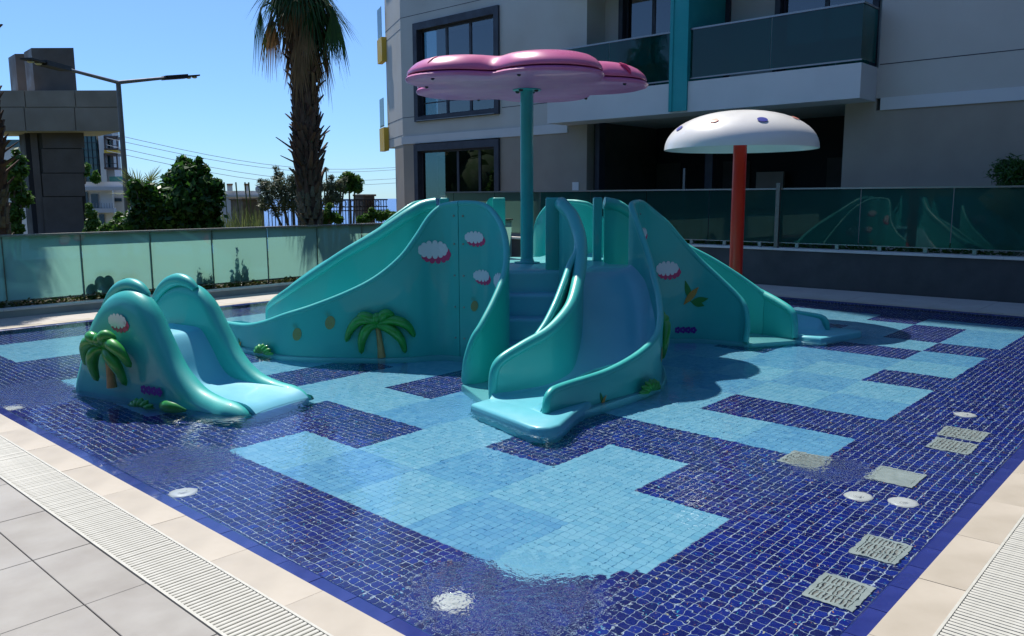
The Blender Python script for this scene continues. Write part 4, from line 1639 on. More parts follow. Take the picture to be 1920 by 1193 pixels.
# ================================================================ BEYOND: GROUND, SLOPE, SEA
gs = MB().add([(-40, 13.6, -.05), (14.1, 13.6, -.05), (14.1, 23, -.05), (-40, 40, -.05)], [(0, 1, 2, 3)]).add(
    [(14.1, 13.6, -.052), (27, 13.6, -.052), (27, 24, -.052), (14.1, 24, -.052)], [(0, 1, 2, 3)])
tag(gs.build('ground', M['ground']), kind='structure')
tag(MB().add([(-40, -40, -.3), (-4, -40, -.3), (-4, 13.6, -.3), (-40, 13.6, -.3)], [(0, 1, 2, 3)]).add([(-4, -40, -.3), (30, -40, -.3), (30, -6, -.3), (-4, -6, -.3)], [(0, 1, 2, 3)]).build('street_ground', M['ground']), kind='structure')
n = 26
vs, fs = [], []
for i in range(n + 1):
    a = R(-20) + (R(200)) * i / n
    for rr_, zz in ((26, -.3), (34, -2.2), (70, -9), (140, -22), (320, -43)):
        vs.append((math.cos(a) * rr_ + 2, math.sin(a) * rr_ + 2, zz))
for i in range(n):
    for k in range(4):
        a = i * 5 + k
        fs.append((a, a + 1, a + 6, a + 5))
tag(MB().add(vs, fs).build('hillside', M['slope'], smooth=True), kind='structure')
tag(MB().add([(-45000, -45000, -42), (45000, -45000, -42), (45000, 45000, -42), (-45000, 45000, -42)], [(0, 1, 2, 3)]).build('sea', M['sea']), kind='structure')


# ---------------------------------------------------------------- plants
def leaf_cloud(blobs, n, size, seed, asp=.5, up=.3, shell=.55):
    """numpy leaf quads scattered through ellipsoids: (cx, cy, cz, rx, ry, rz)"""
    r = np.random.RandomState(seed)
    vol = np.array([b[3] * b[4] * b[5] for b in blobs]) ** .7
    idx = r.choice(len(blobs), n, p=vol / vol.sum())
    B = np.array(blobs)[idx]
    d = r.normal(size=(n, 3))
    d /= np.linalg.norm(d, axis=1)[:, None]
    rad = shell + (1 - shell) * r.rand(n) ** .5
    rad = np.where(r.rand(n) < .25, r.rand(n), rad) * (1 + .12 * r.normal(size=n))
    P = B[:, :3] + d * B[:, 3:] * rad[:, None]
    nrm = d + r.normal(size=(n, 3)) * .9 + np.array([0, 0, up])
    nrm /= np.linalg.norm(nrm, axis=1)[:, None]
    t = r.normal(size=(n, 3))
    t -= nrm * (t * nrm).sum(1)[:, None]
    t /= np.linalg.norm(t, axis=1)[:, None]
    b = np.cross(nrm, t)
    s = size * (.45 + 1.1 * r.rand(n))[:, None]
    V = np.stack([P - t * s, P - b * s * asp, P + t * s, P + b * s * asp], 1).reshape(-1, 3)
    F = np.arange(4 * n).reshape(-1, 4)
    return V, F


def mesh_np(name, V, F, m, parent=None, loc=(0, 0, 0)):
    base = WL[parent.name] if parent else Vector(loc)
    me = bpy.data.meshes.new(name)
    V = V - np.array(base)[None]
    me.vertices.add(len(V))
    me.vertices.foreach_set('co', V.ravel())
    me.loops.add(F.size)
    me.loops.foreach_set('vertex_index', F.ravel().astype(np.int32))
    me.polygons.add(len(F))
    me.polygons.foreach_set('loop_start', np.arange(0, F.size, F.shape[1]).astype(np.int32))
    me.update(calc_edges=True)
    me.materials.append(M[m])
    o = bpy.data.objects.new(name, me)
    if not parent:
        o.location = base
    reg(o, base)
    if parent:
        o.parent = parent
    return o


def shrub(name, label, cat, px0, px1, py0, d, zb, leafm, n, size, seed, trunk=True, group=None, nb=9, asp=.5, squash=1., shell=.5):
    """bush or small tree filling px0..px1 and reaching py0 at distance d"""
    r = random.Random(seed)
    cpt = at((px0 + px1) / 2, 400, d)
    hw = (px1 - px0) / 2 / 1522.2 * d
    top = at((px0 + px1) / 2, py0, d).z
    t = thing(name, label, cat, (cpt.x, cpt.y, zb), group)
    blobs = []
    H = top - zb
    for q in range(nb):
        a = r.uniform(-1, 1)
        hh = r.uniform(.25, 1)
        rr_ = hw * r.uniform(.32, .58)
        ww = math.sqrt(max(.05, 1 - (hh - .45) ** 2 * 2.2))
        c = Vector((cpt.x, cpt.y, 0)) + Vector((RGT.x, RGT.y, 0)) * a * (hw - rr_) * ww + Vector((FWD.x, FWD.y, 0)) * r.uniform(-.5, .5) * hw
        blobs.append((c.x, c.y, zb + H * hh - rr_ * .8 * squash * (hh > .8), rr_, rr_, rr_ * .9 * squash))
    V, F = leaf_cloud(blobs, n, size, seed, asp, shell=shell)
    V = V[:].copy()
    mesh_np('crown', V, F, leafm, t)
    if trunk:
        mb = MB()
        for b in blobs[:6]:
            p1 = Vector((cpt.x, cpt.y, zb))
            p2 = Vector((b[0], b[1], b[2]))
            mid = p1.lerp(p2, .5) + Vector((r.uniform(-.1, .1), r.uniform(-.1, .1), .1 * H))
            mb.tube(crom([p1, mid, p2], 4), [.05 * hw + .03 - .0035 * i for i in range(9)], 7)
        mb.build('trunk', M['branch'], t, smooth=True)
    return t


def blob_tree(name, label, cat, d, bl, leafm, n, size, seed, zb=-.05, asp=.5, shell=.45, stem=None, nst=5):
    r = random.Random(seed)
    k = d / 1522.2
    cx_ = sum(b[0] for b in bl) / len(bl) if stem is None else stem
    p0 = at(cx_, 400, d)
    t = thing(name, label, cat, (p0.x, p0.y, zb))
    f = Vector((FWD.x, FWD.y, 0)).normalized()
    B = []
    for px, py, rp in bl:
        c = at(px, py, d) + f * r.uniform(-.8, .8) * rp * k
        B.append((c.x, c.y, max(c.z, zb + .1), rp * k * 1.05, rp * k * 1.05, rp * k))
    V, F = leaf_cloud(B, n, size, seed, asp, shell=shell)
    mesh_np('crown', V, F, leafm, t)
    mb = MB()
    p1 = Vector((p0.x, p0.y, zb))
    for b in sorted(B, key=lambda q: -q[2])[:nst]:
        p2 = Vector(b[:3])
        mid = p1.lerp(p2, .5) + Vector((r.uniform(-.06, .06), r.uniform(-.06, .06), .05))
        mb.tube(crom([p1, mid, p2], 4), [.045 - .004 * i for i in range(9)], 7)
    mb.build('trunk', M['branch'], t, smooth=True)
    return t


blob_tree('leafy_tree', 'dark glossy-leaved tree, the tallest green mass right of the lamp post', 'tree', 17.5,
          [(355, 330, 26), (330, 345, 24), (385, 352, 25), (345, 306, 12), (375, 320, 15), (395, 390, 26), (360, 380, 36), (325, 385, 30), (335, 420, 34), (390, 425, 30), (340, 300, 7), (373, 303, 7), (404, 345, 11), (408, 368, 13), (318, 335, 12), (360, 425, 30)],
          'leaf1', 11500, .066, 3, shell=.5)
blob_tree('leafy_tree', 'lower dark glossy bush beside the lamp post, joined to the taller tree', 'bush', 17.2,
          [(290, 382, 26), (265, 388, 24), (254, 366, 16), (280, 412, 32), (252, 418, 24), (305, 425, 30), (256, 347, 10), (276, 352, 12), (300, 360, 14), (262, 436, 20)], 'leaf1', 7500, .06, 5, shell=.5)
blob_tree('olive_tree', 'grey-green olive tree left of the shaggy palm trunk', 'olive tree', 19.0,
          [(500, 350, 13), (520, 330, 11), (525, 352, 20), (552, 352, 18), (505, 372, 17), (540, 376, 20), (575, 362, 16), (560, 386, 14), (592, 342, 10), (495, 388, 9), (520, 396, 12), (516, 316, 6), (548, 335, 8), (488, 340, 6)],
          'leaf2', 6500, .05, 8, asp=.2, shell=.2, stem=556)
blob_tree('olive_tree', 'sparse grey-green olive tree right of the shaggy palm trunk', 'olive tree', 19.5,
          [(620, 352, 14), (640, 347, 10), (632, 370, 12), (615, 376, 13), (648, 336, 5), (622, 333, 6), (606, 350, 8), (612, 318, 4)], 'leaf2', 2400, .05, 9, asp=.2, shell=.2, stem=618)
blob_tree('round_topiary_tree', 'small round-headed green tree on a thin stem by the iron fence', 'tree', 21,
          [(650, 345, 17), (664, 341, 14), (640, 350, 11), (670, 353, 9), (655, 332, 10)], 'leaf3', 2600, .05, 12, asp=.55, stem=657, nst=2)
blob_tree('hedge_bush', 'bright green hedge plants behind the iron fence at the right', 'bush', 22, [(688, 410, 8), (700, 402, 8), (714, 406, 9), (726, 404, 9), (738, 406, 8), (697, 393, 4), (676, 412, 6)], 'leaf3', 3000, .05, 13, nst=1)
blob_tree('hedge_bush', 'green shrub in front of the iron fence, right of the shaggy palm trunk', 'bush', 18.6, [(612, 402, 9), (618, 386, 5), (626, 408, 9), (608, 415, 9), (636, 412, 7)], 'leaf3', 1800, .045, 14, nst=1)
blob_tree('garden_shrub', 'light green shrub at the foot of the white villa, left of the lamp post', 'bush', 20, [(215, 426, 15), (236, 420, 13), (200, 432, 12), (225, 405, 7), (188, 436, 9), (228, 436, 14)], 'leaf3', 3600, .05, 15)
blob_tree('garden_shrub', 'narrow upright green shrub against the right side of the gateway pillar', 'bush', 21, [(172, 402, 9), (175, 420, 12), (168, 388, 6), (180, 436, 11), (168, 436, 10)], 'leaf3', 2200, .05, 16)
blob_tree('garden_tree', 'sunlit green tree between the left border palm and the gateway pillar', 'tree', 22, [(30, 322, 17), (20, 350, 18), (34, 372, 16), (24, 402, 18), (36, 300, 9), (28, 285, 5), (14, 315, 12), (30, 430, 16)], 'leaf3', 7000, .065, 17)
shrub('corner_shrub', 'dark spiky shrub in the shade in front of the building at the right border', 'bush', 1850, 1960, 268, 13.6, .55, 'leaf1', 4500, .05, 18, asp=.2, nb=10, shell=.3)
# reeds
r = random.Random(21)
t = thing('reed_clump', 'pale green reeds with feathery stalks in front of the distant white villa', 'reeds', tuple(at(450, 440, 19)), None)
WLr = WL[t.name]
V, F = [], []
for q in range(520):
    px = r.uniform(408, 492)
    b = at(px, 430, r.uniform(18.5, 20.5))
    b.z = 0
    h = r.uniform(.7, 1.55)
    a = r.uniform(0, 2 * PI)
    wdt = .018
    lx, ly = math.cos(a), math.sin(a)
    k = len(V)
    bend = r.uniform(.05, .35)
    for s in (0, .5, .85, 1):
        c = (b.x + lx * bend * s * s, b.y + ly * bend * s * s, h * (s - .25 * s * s * bend * 2))
        ww = wdt * (1 - s * .8)
        V += [(c[0] - ly * ww, c[1] + lx * ww, c[2]), (c[0] + ly * ww, c[1] - lx * ww, c[2])]
    F += [(k + 2 * i, k + 2 * i + 1, k + 2 * i + 3, k + 2 * i + 2) for i in range(3)]
mesh_np('reed_leaves', np.array(V), np.array(F), 'leaf4', t)
mb = MB()
for px in (424, 446, 463, 470):
    b = at(px, 400, 19.4)
    mb.tube([(b.x, b.y, 0), (b.x + .02, b.y, 1.2), (b.x, b.y + .02, at(px, 342, 19.4).z)], [.012, .01, .02], 6)
mb.build('reed_stalk', M['leaf4'], t)

# ground cover under the glass and dim plants behind the right-hand fence
r = np.random.RandomState(4)


def carpet(name, x0, x1, y0, y1, z0, z1, n, size, m, seed):
    r = np.random.RandomState(seed)
    P = np.stack([r.uniform(x0, x1, n), r.uniform(y0, y1, n), z0 + (z1 - z0) * r.rand(n) ** 1.5], 1)
    a = r.uniform(0, 2 * PI, n)
    t = np.stack([np.cos(a), np.sin(a), r.uniform(-.2, .9, n)], 1)
    t /= np.linalg.norm(t, axis=1)[:, None]
    b = np.cross(t, r.normal(size=(n, 3)))
    b /= np.linalg.norm(b, axis=1)[:, None]
    s = size * (.5 + r.rand(n))[:, None]
    V = np.stack([P - t * s * .2, P + t * s * .5 - b * s * .25, P + t * s, P + t * s * .5 + b * s * .25], 1).reshape(-1, 3)
    o = mesh_np(name, V, np.arange(4 * n).reshape(-1, 4), m)
    tag(o, kind='stuff')
    return o


tag(carpet('ground_cover', 0, 14, 12.7, 13.3, .085, .2, 9000, .055, 'leaf5', 5), 'low green and reddish ground cover growing under the left glass fence', 'ground cover')
tag(carpet('ground_cover', 14.45, 15.1, -2, 11, .55, .8, 5000, .09, 'leaf1', 6), 'dark low plants behind the right glass fence', 'ground cover')


# prickly pear and shrubs whose shadows fall on the frosted glass
def cactus(label, x, y, sc, seed):
    r = random.Random(seed)
    t = thing('prickly_pear', label, 'cactus', (x, y, .085), 'plants right behind the frosted glass')
    for q in range(6):
        c = (x + r.uniform(-.17, .17) * sc, y + r.uniform(-.01, .02), .2 + (q % 3) * .13 * sc)
        MB().blob(c, .085 * sc, 12, 8, (1, .22, 1.25)).build('cactus_pad', M['leaf3'], t, smooth=True)


cactus('prickly pear with round green pads showing through the frosted pane left of the small slide', 4.84, 12.855, 1.0, 1)
cactus('smaller prickly pear to the right of the round-padded one behind the glass', 5.16, 12.87, .85, 3)


def conif(label, x, y, h, wd, seed):
    r = random.Random(seed)
    t = thing('upright_shrub', label, 'bush', (x, y, .085), 'plants right behind the frosted glass')
    bl = []
    for q in range(7):
        dx = r.uniform(-wd, wd)
        hh = h * (1 - abs(dx) / wd * .6) * r.uniform(.8, 1)
        bl.append((x + dx, y + r.uniform(-.05, .05), .085 + hh * .5, .035, .035, hh * .5))
    bl.append((x, y, .085 + h * .2, wd * .9, .08, h * .22))
    V, F = leaf_cloud(bl, 1500, .03, seed, .3)
    mesh_np('crown', V, F, 'leaf1', t)


conif('dark upright shrub casting a spiky shadow on the glass left of the right-hand hump', 6.5, 12.90, .78, .17, 4)
conif('feathery upright shrub casting the larger spiky shadow on the glass', 7.12, 12.92, .95, .25, 6)


# ---------------------------------------------------------------- palms
def fan(mb, o, dr, size, droop, r, n=16, wd=.016):
    """one fan leaf: leaflets radiating from o about direction dr"""
    dr = dr.normalized()
    side = dr.cross(Vector((0, 0, 1)))
    side = side.normalized() if side.length > .01 else Vector((1, 0, 0))
    upv = side.cross(dr)
    for q in range(n):
        a = (q / (n - 1) - .5) * 2.3
        d = (dr * math.cos(a) + side * math.sin(a) + upv * r.uniform(-.1, .1)).normalized()
        L = size * (1 - abs(a) * .22) * r.uniform(.85, 1.1)
        pts = []
        for s in (0, .35, .7, 1):
            p = o + d * L * s
            p.z -= droop * L * s * s
            pts.append(p)
        wv = d.cross(upv).normalized()
        vs = []
        for p, ww in zip(pts, (.4, 1, .7, .05)):
            vs += [p - wv * wd * ww, p + wv * wd * ww]
        mb.add(vs, [(0, 1, 3, 2), (2, 3, 5, 4), (4, 5, 7, 6)])


def palm(x, y, rt, h, label, crown_lo, seed):
    r = random.Random(seed)
    t = thing('palm_tree', label, 'palm tree', (x, y, 0))
    # lower trunk
    zs = [i * .25 for i in range(int(h / .25) + 1)]
    mb = MB()
    mb.tube([(x + .03 * math.sin(z * 1.3), y, z) for z in zs], [rt * (1.05 + .08 * math.sin(z * 9) + (.12 if z < .3 else 0)) for z in zs], 16)
    mb.build('trunk', M['bark'], t, smooth=True)
    # leaf bases (boots)
    for lo, hi, nm_ in ((.2, 1.7, 'bark_scales'), (1.7, h, 'leaf_bases')):
        mb = MB()
        z = lo
        while z < hi:
            k = 9
            a0 = r.uniform(0, 6.28)
            for q in range(k):
                a = a0 + 2 * PI * q / k + r.uniform(-.2, .2)
                d = Vector((math.cos(a), math.sin(a), 0))
                s = Vector((-d.y, d.x, 0))
                out = r.uniform(.05, .12) if lo < 1 else (r.uniform(.06, .16) if r.random() < .82 else r.uniform(.16, .32)) * (1 + .35 * math.sin(z * 3.1))
                ln = r.uniform(.12, .22) if lo < 1 else r.uniform(.15, .34)
                b = Vector((x, y, z + r.uniform(-.05, .05))) + d * rt * .85
                tip = b + d * out + Vector((0, 0, ln))
                w0, w1 = rt * .34, rt * .12
                vs = [b - s * w0, b + s * w0, tip + s * w1, tip - s * w1, b - s * w0 * .6 + d * .07, b + s * w0 * .6 + d * .07, tip + s * w1 + d * .02, tip - s * w1 + d * .02]
                mb.add(vs, [(0, 1, 2, 3), (4, 7, 6, 5), (0, 4, 5, 1), (1, 5, 6, 2), (2, 6, 7, 3), (3, 7, 4, 0)])
            z += .12 if lo < 1 else .10
        o = mb.build(nm_, M['trunkb' if lo < 1 else 'boot'], t)
        o['kind'] = 'stuff'
    # hanging dry skirt
    mb = MB()
    for q in range(46):
        a = r.uniform(0, 2 * PI)
        zt = r.uniform(crown_lo + .1, h + .2)
        d = Vector((math.cos(a), math.sin(a), 0))
        o0 = Vector((x, y, zt)) + d * (rt + r.uniform(.03, .24))
        L = r.uniform(.7, 1.35)
        dr = (d * r.uniform(.02, .22) + Vector((0, 0, -1))).normalized()
        side = Vector((-d.y, d.x, 0))
        for e in range(11):
            s0 = (e / 10 - .5)
            dd = (dr + side * s0 * .45 + d * r.uniform(-.05, .12)).normalized()
            l2 = L * (1 - abs(s0) * .4) * r.uniform(.75, 1.1)
            p0 = o0 + side * s0 * .06
            p1 = p0 + dd * l2 * .5 + d * .03
            p2 = p0 + dd * l2
            ww = .014
            wv = side
            mb.add([p0 - wv * ww, p0 + wv * ww, p1 - wv * ww * 1.2, p1 + wv * ww * 1.2, p2 - wv * .002, p2 + wv * .002], [(0, 1, 3, 2), (2, 3, 5, 4)])
    o = mb.build('dry_leaf_skirt', M['dead'], t)
    o['kind'] = 'stuff'
    # green fans arching out and over
    for q in range(46):
        a = 2 * PI * q / 23 + r.uniform(-.15, .15)
        el = r.uniform(-.7, 1.1)
        d = Vector((math.cos(a) * math.cos(el), math.sin(a) * math.cos(el), math.sin(el)))
        b = Vector((x, y, h + r.uniform(-.45, .25)))
        L = r.uniform(.25, .5)
        mid = b + d * L * .6
        e = b + d * L
        e.z -= .12
        mb = MB()
        mb.tube([b, mid, e], [.025, .018, .012], 6)
        fan(mb, e, (d + Vector((0, 0, -.6))), r.uniform(.6, .85), r.uniform(.6, 1.1), r, 15)
        mb.build('fan_leaf', M['frond'], t)
    # fresher fronds already hanging beside the skirt
    for a in (math.atan2(RGT.y, RGT.x) + .15, math.atan2(RGT.y, RGT.x) + PI - .2, math.atan2(RGT.y, RGT.x) - .5, math.atan2(RGT.y, RGT.x) + PI + .4):
        d = Vector((math.cos(a), math.sin(a), 0))
        b = Vector((x, y, h - .5))
        e = b + d * r.uniform(.62, .8) + Vector((0, 0, -.05))
        mb = MB()
        mb.tube(crom([b, b + d * .4 + Vector((0, 0, .15)), e], 3), .015, 6)
        for q in range(14):
            s0 = q / 13 - .5
            side = Vector((-d.y, d.x, 0))
            dd = (Vector((0, 0, -1)) + side * s0 * .35 + d * (s0 * .3 + .05)).normalized()
            L = r.uniform(.9, 1.35)
            p1 = e + d * .08 * s0 + dd * L * .5
            p2 = e + dd * L
            wv = (side + d * .6).normalized() * .016
            mb.add([e - wv * .5, e + wv * .5, p1 - wv, p1 + wv, p2 - wv * .1, p2 + wv * .1], [(0, 1, 3, 2), (2, 3, 5, 4)])
        mb.build('fan_leaf', M['frond' if r.random() < .75 else 'dead'], t)
    return t


palm(9.6, 14.35, .20, 5.8, 'tall palm with a shaggy brown trunk and hanging dry fronds beside the building', 4.4, 31)
pl_ = at(-14, 420, 15.2)
palm(pl_.x, pl_.y, .24, 9.2, 'palm trunk cut by the left border of the photo', 7.6, 33)
# young fan palm behind the lamp post
r = random.Random(40)
b0 = at(268, 372, 19.5)
t = thing('fan_palm', 'young fan palm with stiff pale leaves between the lamp post and the dark tree', 'palm tree', (b0.x, b0.y, 0))
MB().tube([(b0.x, b0.y, 0), (b0.x, b0.y, b0.z)], .12, 8).build('trunk', M['bark'], t, smooth=True)
for q in range(13):
    a = 2 * PI * q / 13 + r.uniform(-.2, .2)
    el = r.uniform(.15, 1.2)
    d = Vector((math.cos(a) * math.cos(el), math.sin(a) * math.cos(el), math.sin(el)))
    e = b0 + d * r.uniform(.25, .5)
    mb = MB().tube([b0, e], [.02, .012], 6)
    fan(mb, e, d, r.uniform(.45, .62), .12, r, 17, .012)
    mb.build('fan_leaf', M['leaf4'], t)

# ---------------------------------------------------------------- gateway of porcelain panels
gd = 24.


LEAN = 0.


def vb(mb, px0, px1, py0, py1, d0, d1):
    """upright box facing the viewer between two sight lines, real depth d0..d1"""
    a = at(px0, (py0 + py1) / 2, d0)
    b = at(px1, (py0 + py1) / 2, d0)
    zt = at((px0 + px1) / 2, py0, d0).z
    zb = at((px0 + px1) / 2, py1, d0).z
    f = Vector((FWD.x, FWD.y, 0)).normalized()
    q = Vector((RGT.x, RGT.y, 0)).normalized()
    f = (f * math.cos(LEAN) - q * math.sin(LEAN))
    e = b - a
    e.z = 0
    return mb.obox((a.x, a.y), e.normalized(), (f.x, f.y), 0, e.length, 0, d1 - d0, zb, zt)


LEAN = R(42)      # its sides run back towards the left
gate = thing('gateway', 'large square gateway of grey porcelain panels with a dark pillar at the left', 'gateway', (at(100, 440, gd).x, at(100, 440, gd).y, 0))
vb(MB(), -60, 228, 170, 247, gd + .05, gd + 2.4).build('lintel', M['soffit'], gate)
for xa, xb in ((-60, 46), (48, 140), (142, 228)):
    for ya, yb in ((170, 200.5), (202, 246)):
        vb(MB(), xa, xb, ya, yb, gd, gd + .049).build('panel', M['graypanel'], gate)
vb(MB(), 60, 160, 249, 470, gd + .55, gd + 1.6).build('pillar', M['interior'], gate)
for xa, xb, ya, yb in ((80, 158, 249, 278), (80, 158, 279.5, 324), (80, 158, 325.5, 368), (80, 158, 369.5, 470), (66, 78.5, 249, 470)):
    vb(MB(), xa, xb, ya, yb, gd + .5, gd + .549).build('panel', M['darkpanel'], gate)
vb(MB(), 56, 66, 249, 470, gd + .54, gd + .6).build('recessed_strip', M['dark'], gate)
for xa, xb, ya, dd in ((62, 141, 90, .5), (31, 60, 101, 1.6)):
    vb(MB(), xa, xb, ya, 170, gd + dd, gd + dd + .95).build('upper_block', M['darkpanel'], gate)
LEAN = R(20)

# ---------------------------------------------------------------- lamp post
ld = 20.
lp = at(241, 420, ld)
tp = at(228, 155, ld)
lamp = thing('street_lamp', 'grey two-armed street lamp with a forked top in front of the gateway', 'street lamp', (lp.x, lp.y, 0))
MB().tube([(lp.x, lp.y, 0), (lp.x, lp.y, tp.z)], [.075, .055], 12).build('post', M['lamp'], lamp, smooth=True)
top = Vector((lp.x, lp.y, tp.z))
for (ax, ay, bx, by, cx_, cy_, da, db) in ((118, 128, 112, 128, 48, 110, -2.2, -3.4), (314, 146, 312, 146, 371, 142, 1.2, 1.8)):
    a = at(ax, ay, ld + da)
    c = at(cx_, cy_, ld + db)
    MB().tube([top, a], [.045, .035], 8).build('arm', M['lamp'], lamp, smooth=True)
    d = (c - a)
    L = d.length
    d.normalize()
    sd = d.cross(Vector((0, 0, 1))).normalized()
    for nm_, s0, s1, hw, ht, m in (('lamp_head', -.1, L * .6, .13, .05, 'black'), ('lamp_visor', L * .6, L, .12, .018, 'black')):
        p, q = a + d * s0, a + d * s1
        vs = [p - sd * hw, p + sd * hw, q + sd * hw, q - sd * hw]
        vs = [v - Vector((0, 0, ht)) for v in vs] + [v + Vector((0, 0, ht)) for v in vs]
        MB().add(vs, [(3, 2, 1, 0), (4, 5, 6, 7), (0, 1, 5, 4), (1, 2, 6, 5), (2, 3, 7, 6), (3, 0, 4, 7)]).build(nm_, M[m], lamp)
    for s0 in (L * .68, L * .88):
        p = a + d * s0 - Vector((0, 0, .035))
        MB().blob(tuple(p), .07, 10, 6, (1, 1, .45)).build('lens', M['lens'], lamp, smooth=True)

# ---------------------------------------------------------------- iron fence and stone piers
iron = thing('iron_fence', 'black wrought iron fence with rings along its top rail, sea showing behind it', 'fence', (14.3, 20.5, 0))
zt1 = 1.57
part_ = lambda nm_, mb: mb.build(nm_, M['iron'], iron)
part_('rail', MB().box(13.75, 16.6, 20.48, 20.52, zt1 - .04, zt1))
part_('rail', MB().box(13.75, 16.6, 20.485, 20.515, zt1 - .25, zt1 - .22))
part_('rail', MB().box(13.75, 16.6, 20.485, 20.515, zt1 - .36, zt1 - .33))
part_('rail', MB().box(12.3, 13.75, 20.485, 20.515, zt1 - .25, zt1 - .2))
part_('rail', MB().box(12.3, 16.6, 20.485, 20.515, .22, .26))
k = 0
x = 12.35
while x < 16.6:
    part_('bar', MB().box(x - .009, x + .009, 20.491, 20.509, .26, zt1 - (.25 if x < 13.75 else .04)))
    x += .105
x = 13.95
while x < 16.5:
    mb = MB()
    n = 14
    mb.tube([(x + .085 * math.cos(2 * PI * i / n), 20.47, zt1 - .135 + .085 * math.sin(2 * PI * i / n)) for i in range(n + 1)], .01, 5, caps=False)
    part_('ring', mb)
    x += .32
for x, lab, w_, zt, zb_ in ((11.95, 'rough brown stone pier between the reeds and the olive tree', .32, 1.62, -.2), (13.75, 'dark stone pier in the middle of the iron fence', .17, 1.68, -.2), (15.95, 'short stone pier of the iron fence beside the building', .22, 1.72, -.2)):
    p = thing('stone_pier', lab, 'pier', (x, 20.75, 0), 'stone piers of the iron fence')
    MB().box(x - w_, x + w_, 20.6, 20.6 + 2 * w_, zb_, zt - .06).build('shaft', M['stone'], p)
    MB().box(x - w_ - .04, x + w_ + .04, 20.56, 20.64 + 2 * w_, zt - .06, zt, ch=.01).build('cap', M['stone'], p)

# ---------------------------------------------------------------- distant houses
def far_house(name, label, d, body, m, depth=10):
    b = at((body[0] + body[1]) / 2, body[3], d)
    t = thing(name, label, 'building', (b.x, b.y, b.z))
    vb(MB(), *body, d, d + depth).build('wall', M[m], t)
    return t


def face(t, name, m, x0, x1, y0, y1, d, th=.3):
    return vb(MB(), x0, x1, y0, y1, d - th, d).build(name, M[m], t)


t = far_house('white_villa', 'distant white villa with two chimneys behind the reeds', 75, (415, 492, 358, 440), 'villa')
for x0, x1 in ((426, 436), (459, 466)):
    ch_ = face(t, 'chimney', 'villa', x0, x1, 346, 359, 75, 1)
    c2 = vb(MB(), x0 - .6, x1 + .6, 344.5, 347.5, 73.8, 75.2).build('chimney_cap', M['terracotta'], t)
face(t, 'parapet', 'villag', 412, 492, 366, 369, 75, .5)
wn_ = face(t, 'window', 'villa', 466, 486, 379, 399, 75, .2)
face(t, 'window', 'vglass', 470, 477, 381, 396, 74.8, .1)
face(t, 'window', 'vglass', 479, 484, 381, 396, 74.8, .1)
face(t, 'lower_wall', 'villag', 415, 455, 373, 430, 75, .15)
dish = thing('satellite_dish', 'small satellite dish on the roof of the distant villa beside the olive tree', 'satellite dish', tuple(at(485, 358, 74)))
p = at(485, 355, 74)
MB().blob(tuple(p), .35, 12, 6, (1, .3, 1)).build('dish', M['villag'], dish, smooth=True)
MB().tube([p, p - Vector((0, 0, .8))], .04, 6).build('mast', M['lamp'], dish)

t = far_house('balcony_villa', 'white villa with a blue-shaded balcony and plants on its roof, between gateway and lamp post', 55, (150, 213, 352, 440), 'villa')
face(t, 'roof_edge', 'villag', 148, 240, 351, 357, 55, 1.2)
face(t, 'roof_terrace_wall', 'villa', 152, 230, 341, 351, 55, .5)
face(t, 'balcony_slab', 'villag', 158, 214, 391, 399, 55, 1.4)
face(t, 'balcony_door', 'vglass', 171, 184, 364, 391, 55, .1)
face(t, 'balcony_door', 'vglass', 160, 165, 360, 391, 55, .1)
for x in range(160, 214, 5):
    face(t, 'baluster', 'lamp', x, x + .7, 381, 391, 53.8, .1)
face(t, 'lower_door', 'vglass', 186, 196, 402, 425, 55, .1)
t2 = far_house('garden_house', 'low white house end with one small window right of the balcony villa', 56, (213, 243, 355, 440), 'villa')
face(t2, 'window', 'vglass', 201 + 14, 214 + 14, 372, 378, 56, .1)
for (x0, x1, y0, s, lab) in ((152, 176, 304, 51, 'bushy sunlit potted tree on the roof terrace nearest the gateway pillar'), (176, 190, 322, 52, 'smaller potted shrub on the roof terrace right of the larger one')):
    shrub('roof_plant', lab, 'bush', x0, x1, y0, 54, at(170, 345, 54).z, 'leaf3', 1200, .16, s, nb=7)

t = far_house('tall_building', 'tall distant block with teal glazing, white edge and brown framed yellow balconies', 85, (148, 186, 215, 440), 'bluegl')
vb(MB(), 186, 196, 215, 352, 84.5, 92).build('white_edge', M['villa'], t)
vb(MB(), 196, 212, 215, 352, 85, 92).build('side_wall', M['villag'], t)
for y0, y1 in ((256, 281), (288, 317)):
    vb(MB(), 195, 198, y0, y1, 82, 85).build('balcony_frame', M['brownp'], t)
    vb(MB(), 218, 221, y0, y1, 82, 82.3).build('balcony_frame', M['brownp'], t)
    vb(MB(), 195, 221, y0 - 1, y0 + 3, 82, 85).build('balcony_frame', M['brownp'], t)
    vb(MB(), 195, 222, y1 - 3, y1, 82, 85).build('balcony_frame', M['brownp'], t)
    vb(MB(), 198, 206, y0 + 3, y1 - 3, 84, 84.9).build('balcony_window', M['bluegl'], t)
    vb(MB(), 211, 212, y0 + 3, y1 - 3, 82.3, 82.5).build('balcony_frame', M['brownp'], t)
    vb(MB(), 198, 218, (y0 + y1) / 2 + 4, (y0 + y1) / 2 + 5, 82.3, 82.5).build('balcony_frame', M['brownp'], t)
vb(MB(), 195, 221, 281.5, 287.5, 82, 85).build('yellow_band', M['yellow'], t)
for x in (156, 164, 172, 180):
    vb(MB(), x, x + .5, 215, 352, 84.9, 85).build('mullion', M['frame'], t)
for y in range(225, 350, 14):
    vb(MB(), 148, 186, y, y + .7, 84.88, 84.98).build('mullion', M['frame'], t)
vb(MB(), 213, 240, 341, 346, 83, 92).build('terrace_slab', M['villa'], t)
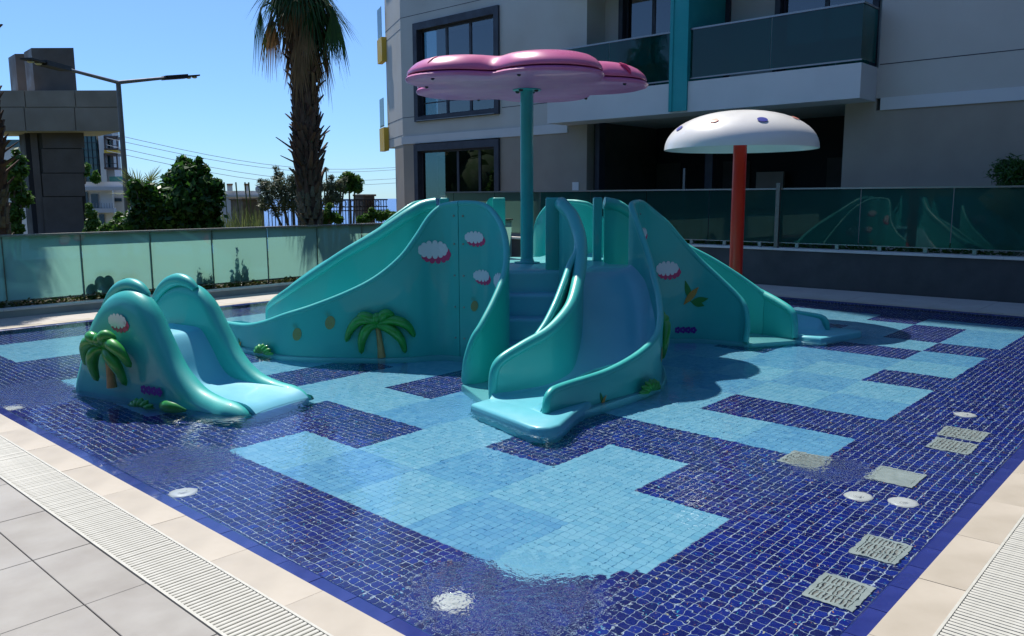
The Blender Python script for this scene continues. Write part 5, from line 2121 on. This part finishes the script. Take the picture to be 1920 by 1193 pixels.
vb(MB(), 205, 236, 331, 341, 83, 83.2).build('terrace_glass', M['bglass'], t)
t = far_house('far_block', 'pale distant block with glass parapet seen left of the gateway pillar', 80, (-20, 46, 275, 440), 'villa')
face(t, 'glass_parapet', 'bluegl', -20, 46, 262, 276, 80, .3)
face(t, 'window', 'vglass', 27, 36, 290, 305, 80, .1)

# ---------------------------------------------------------------- power lines
for (xa, ya, xb, yb, q) in ((200, 249, 760, 313, 'topmost thin power cable crossing the sky left of the building'), (200, 259, 760, 317, 'second power cable from the top across the sky'),
                            (200, 272, 760, 334, 'third power cable from the top across the sky'), (200, 283, 760, 342, 'lowest power cable across the sky')):
    a, b = at(xa, ya, 60), at(xb, yb, 90)
    pts = [a.lerp(b, i / 12) - Vector((0, 0, 1.2 * math.sin(PI * i / 12))) for i in range(13)]
    o = MB().tube(pts, .022, 5).build('power_cable', M['wire'], loc=tuple(a))
    tag(o, q, 'power line', 'power cables in the sky')

# ---------------------------------------------------------------- unseen trees added behind the viewer: block low sky, show only in glass
r = random.Random(60)
bl = []
for a in range(148, 335, 5):
    d = r.uniform(17, 22)
    x, y = math.cos(R(a)) * d, math.sin(R(a)) * d
    for _ in range(7):
        q = r.uniform(2.0, 3.2)
        bl.append((x + r.uniform(-2, 2), y + r.uniform(-2, 2), r.uniform(0, 12.5), q, q, q))
for a in range(96, 152, 5):
    d = 42
    x, y = math.cos(R(a)) * d, math.sin(R(a)) * d
    for _ in range(5):
        bl.append((x + r.uniform(-3, 3), y + r.uniform(-3, 3), r.uniform(0, 5.5), 3.2, 3.2, 2.6))
mb = MB()
for b in bl:
    mb.blob(b[:3], b[3] * .82, 9, 6)
wood = mb.build('sky_block_trees', M['hill'], smooth=True)
tag(wood, 'dark belt of tall trees added unseen behind the viewer to block low sky', 'trees', kind='stuff')
V, F = leaf_cloud(bl, 26000, .32, 70, shell=.8)
lv = mesh_np('sky_block_leaves', V, F, 'hill', wood)
lv['kind'] = 'stuff'

for o in RECV:
    o.cycles.is_caustics_receiver = True
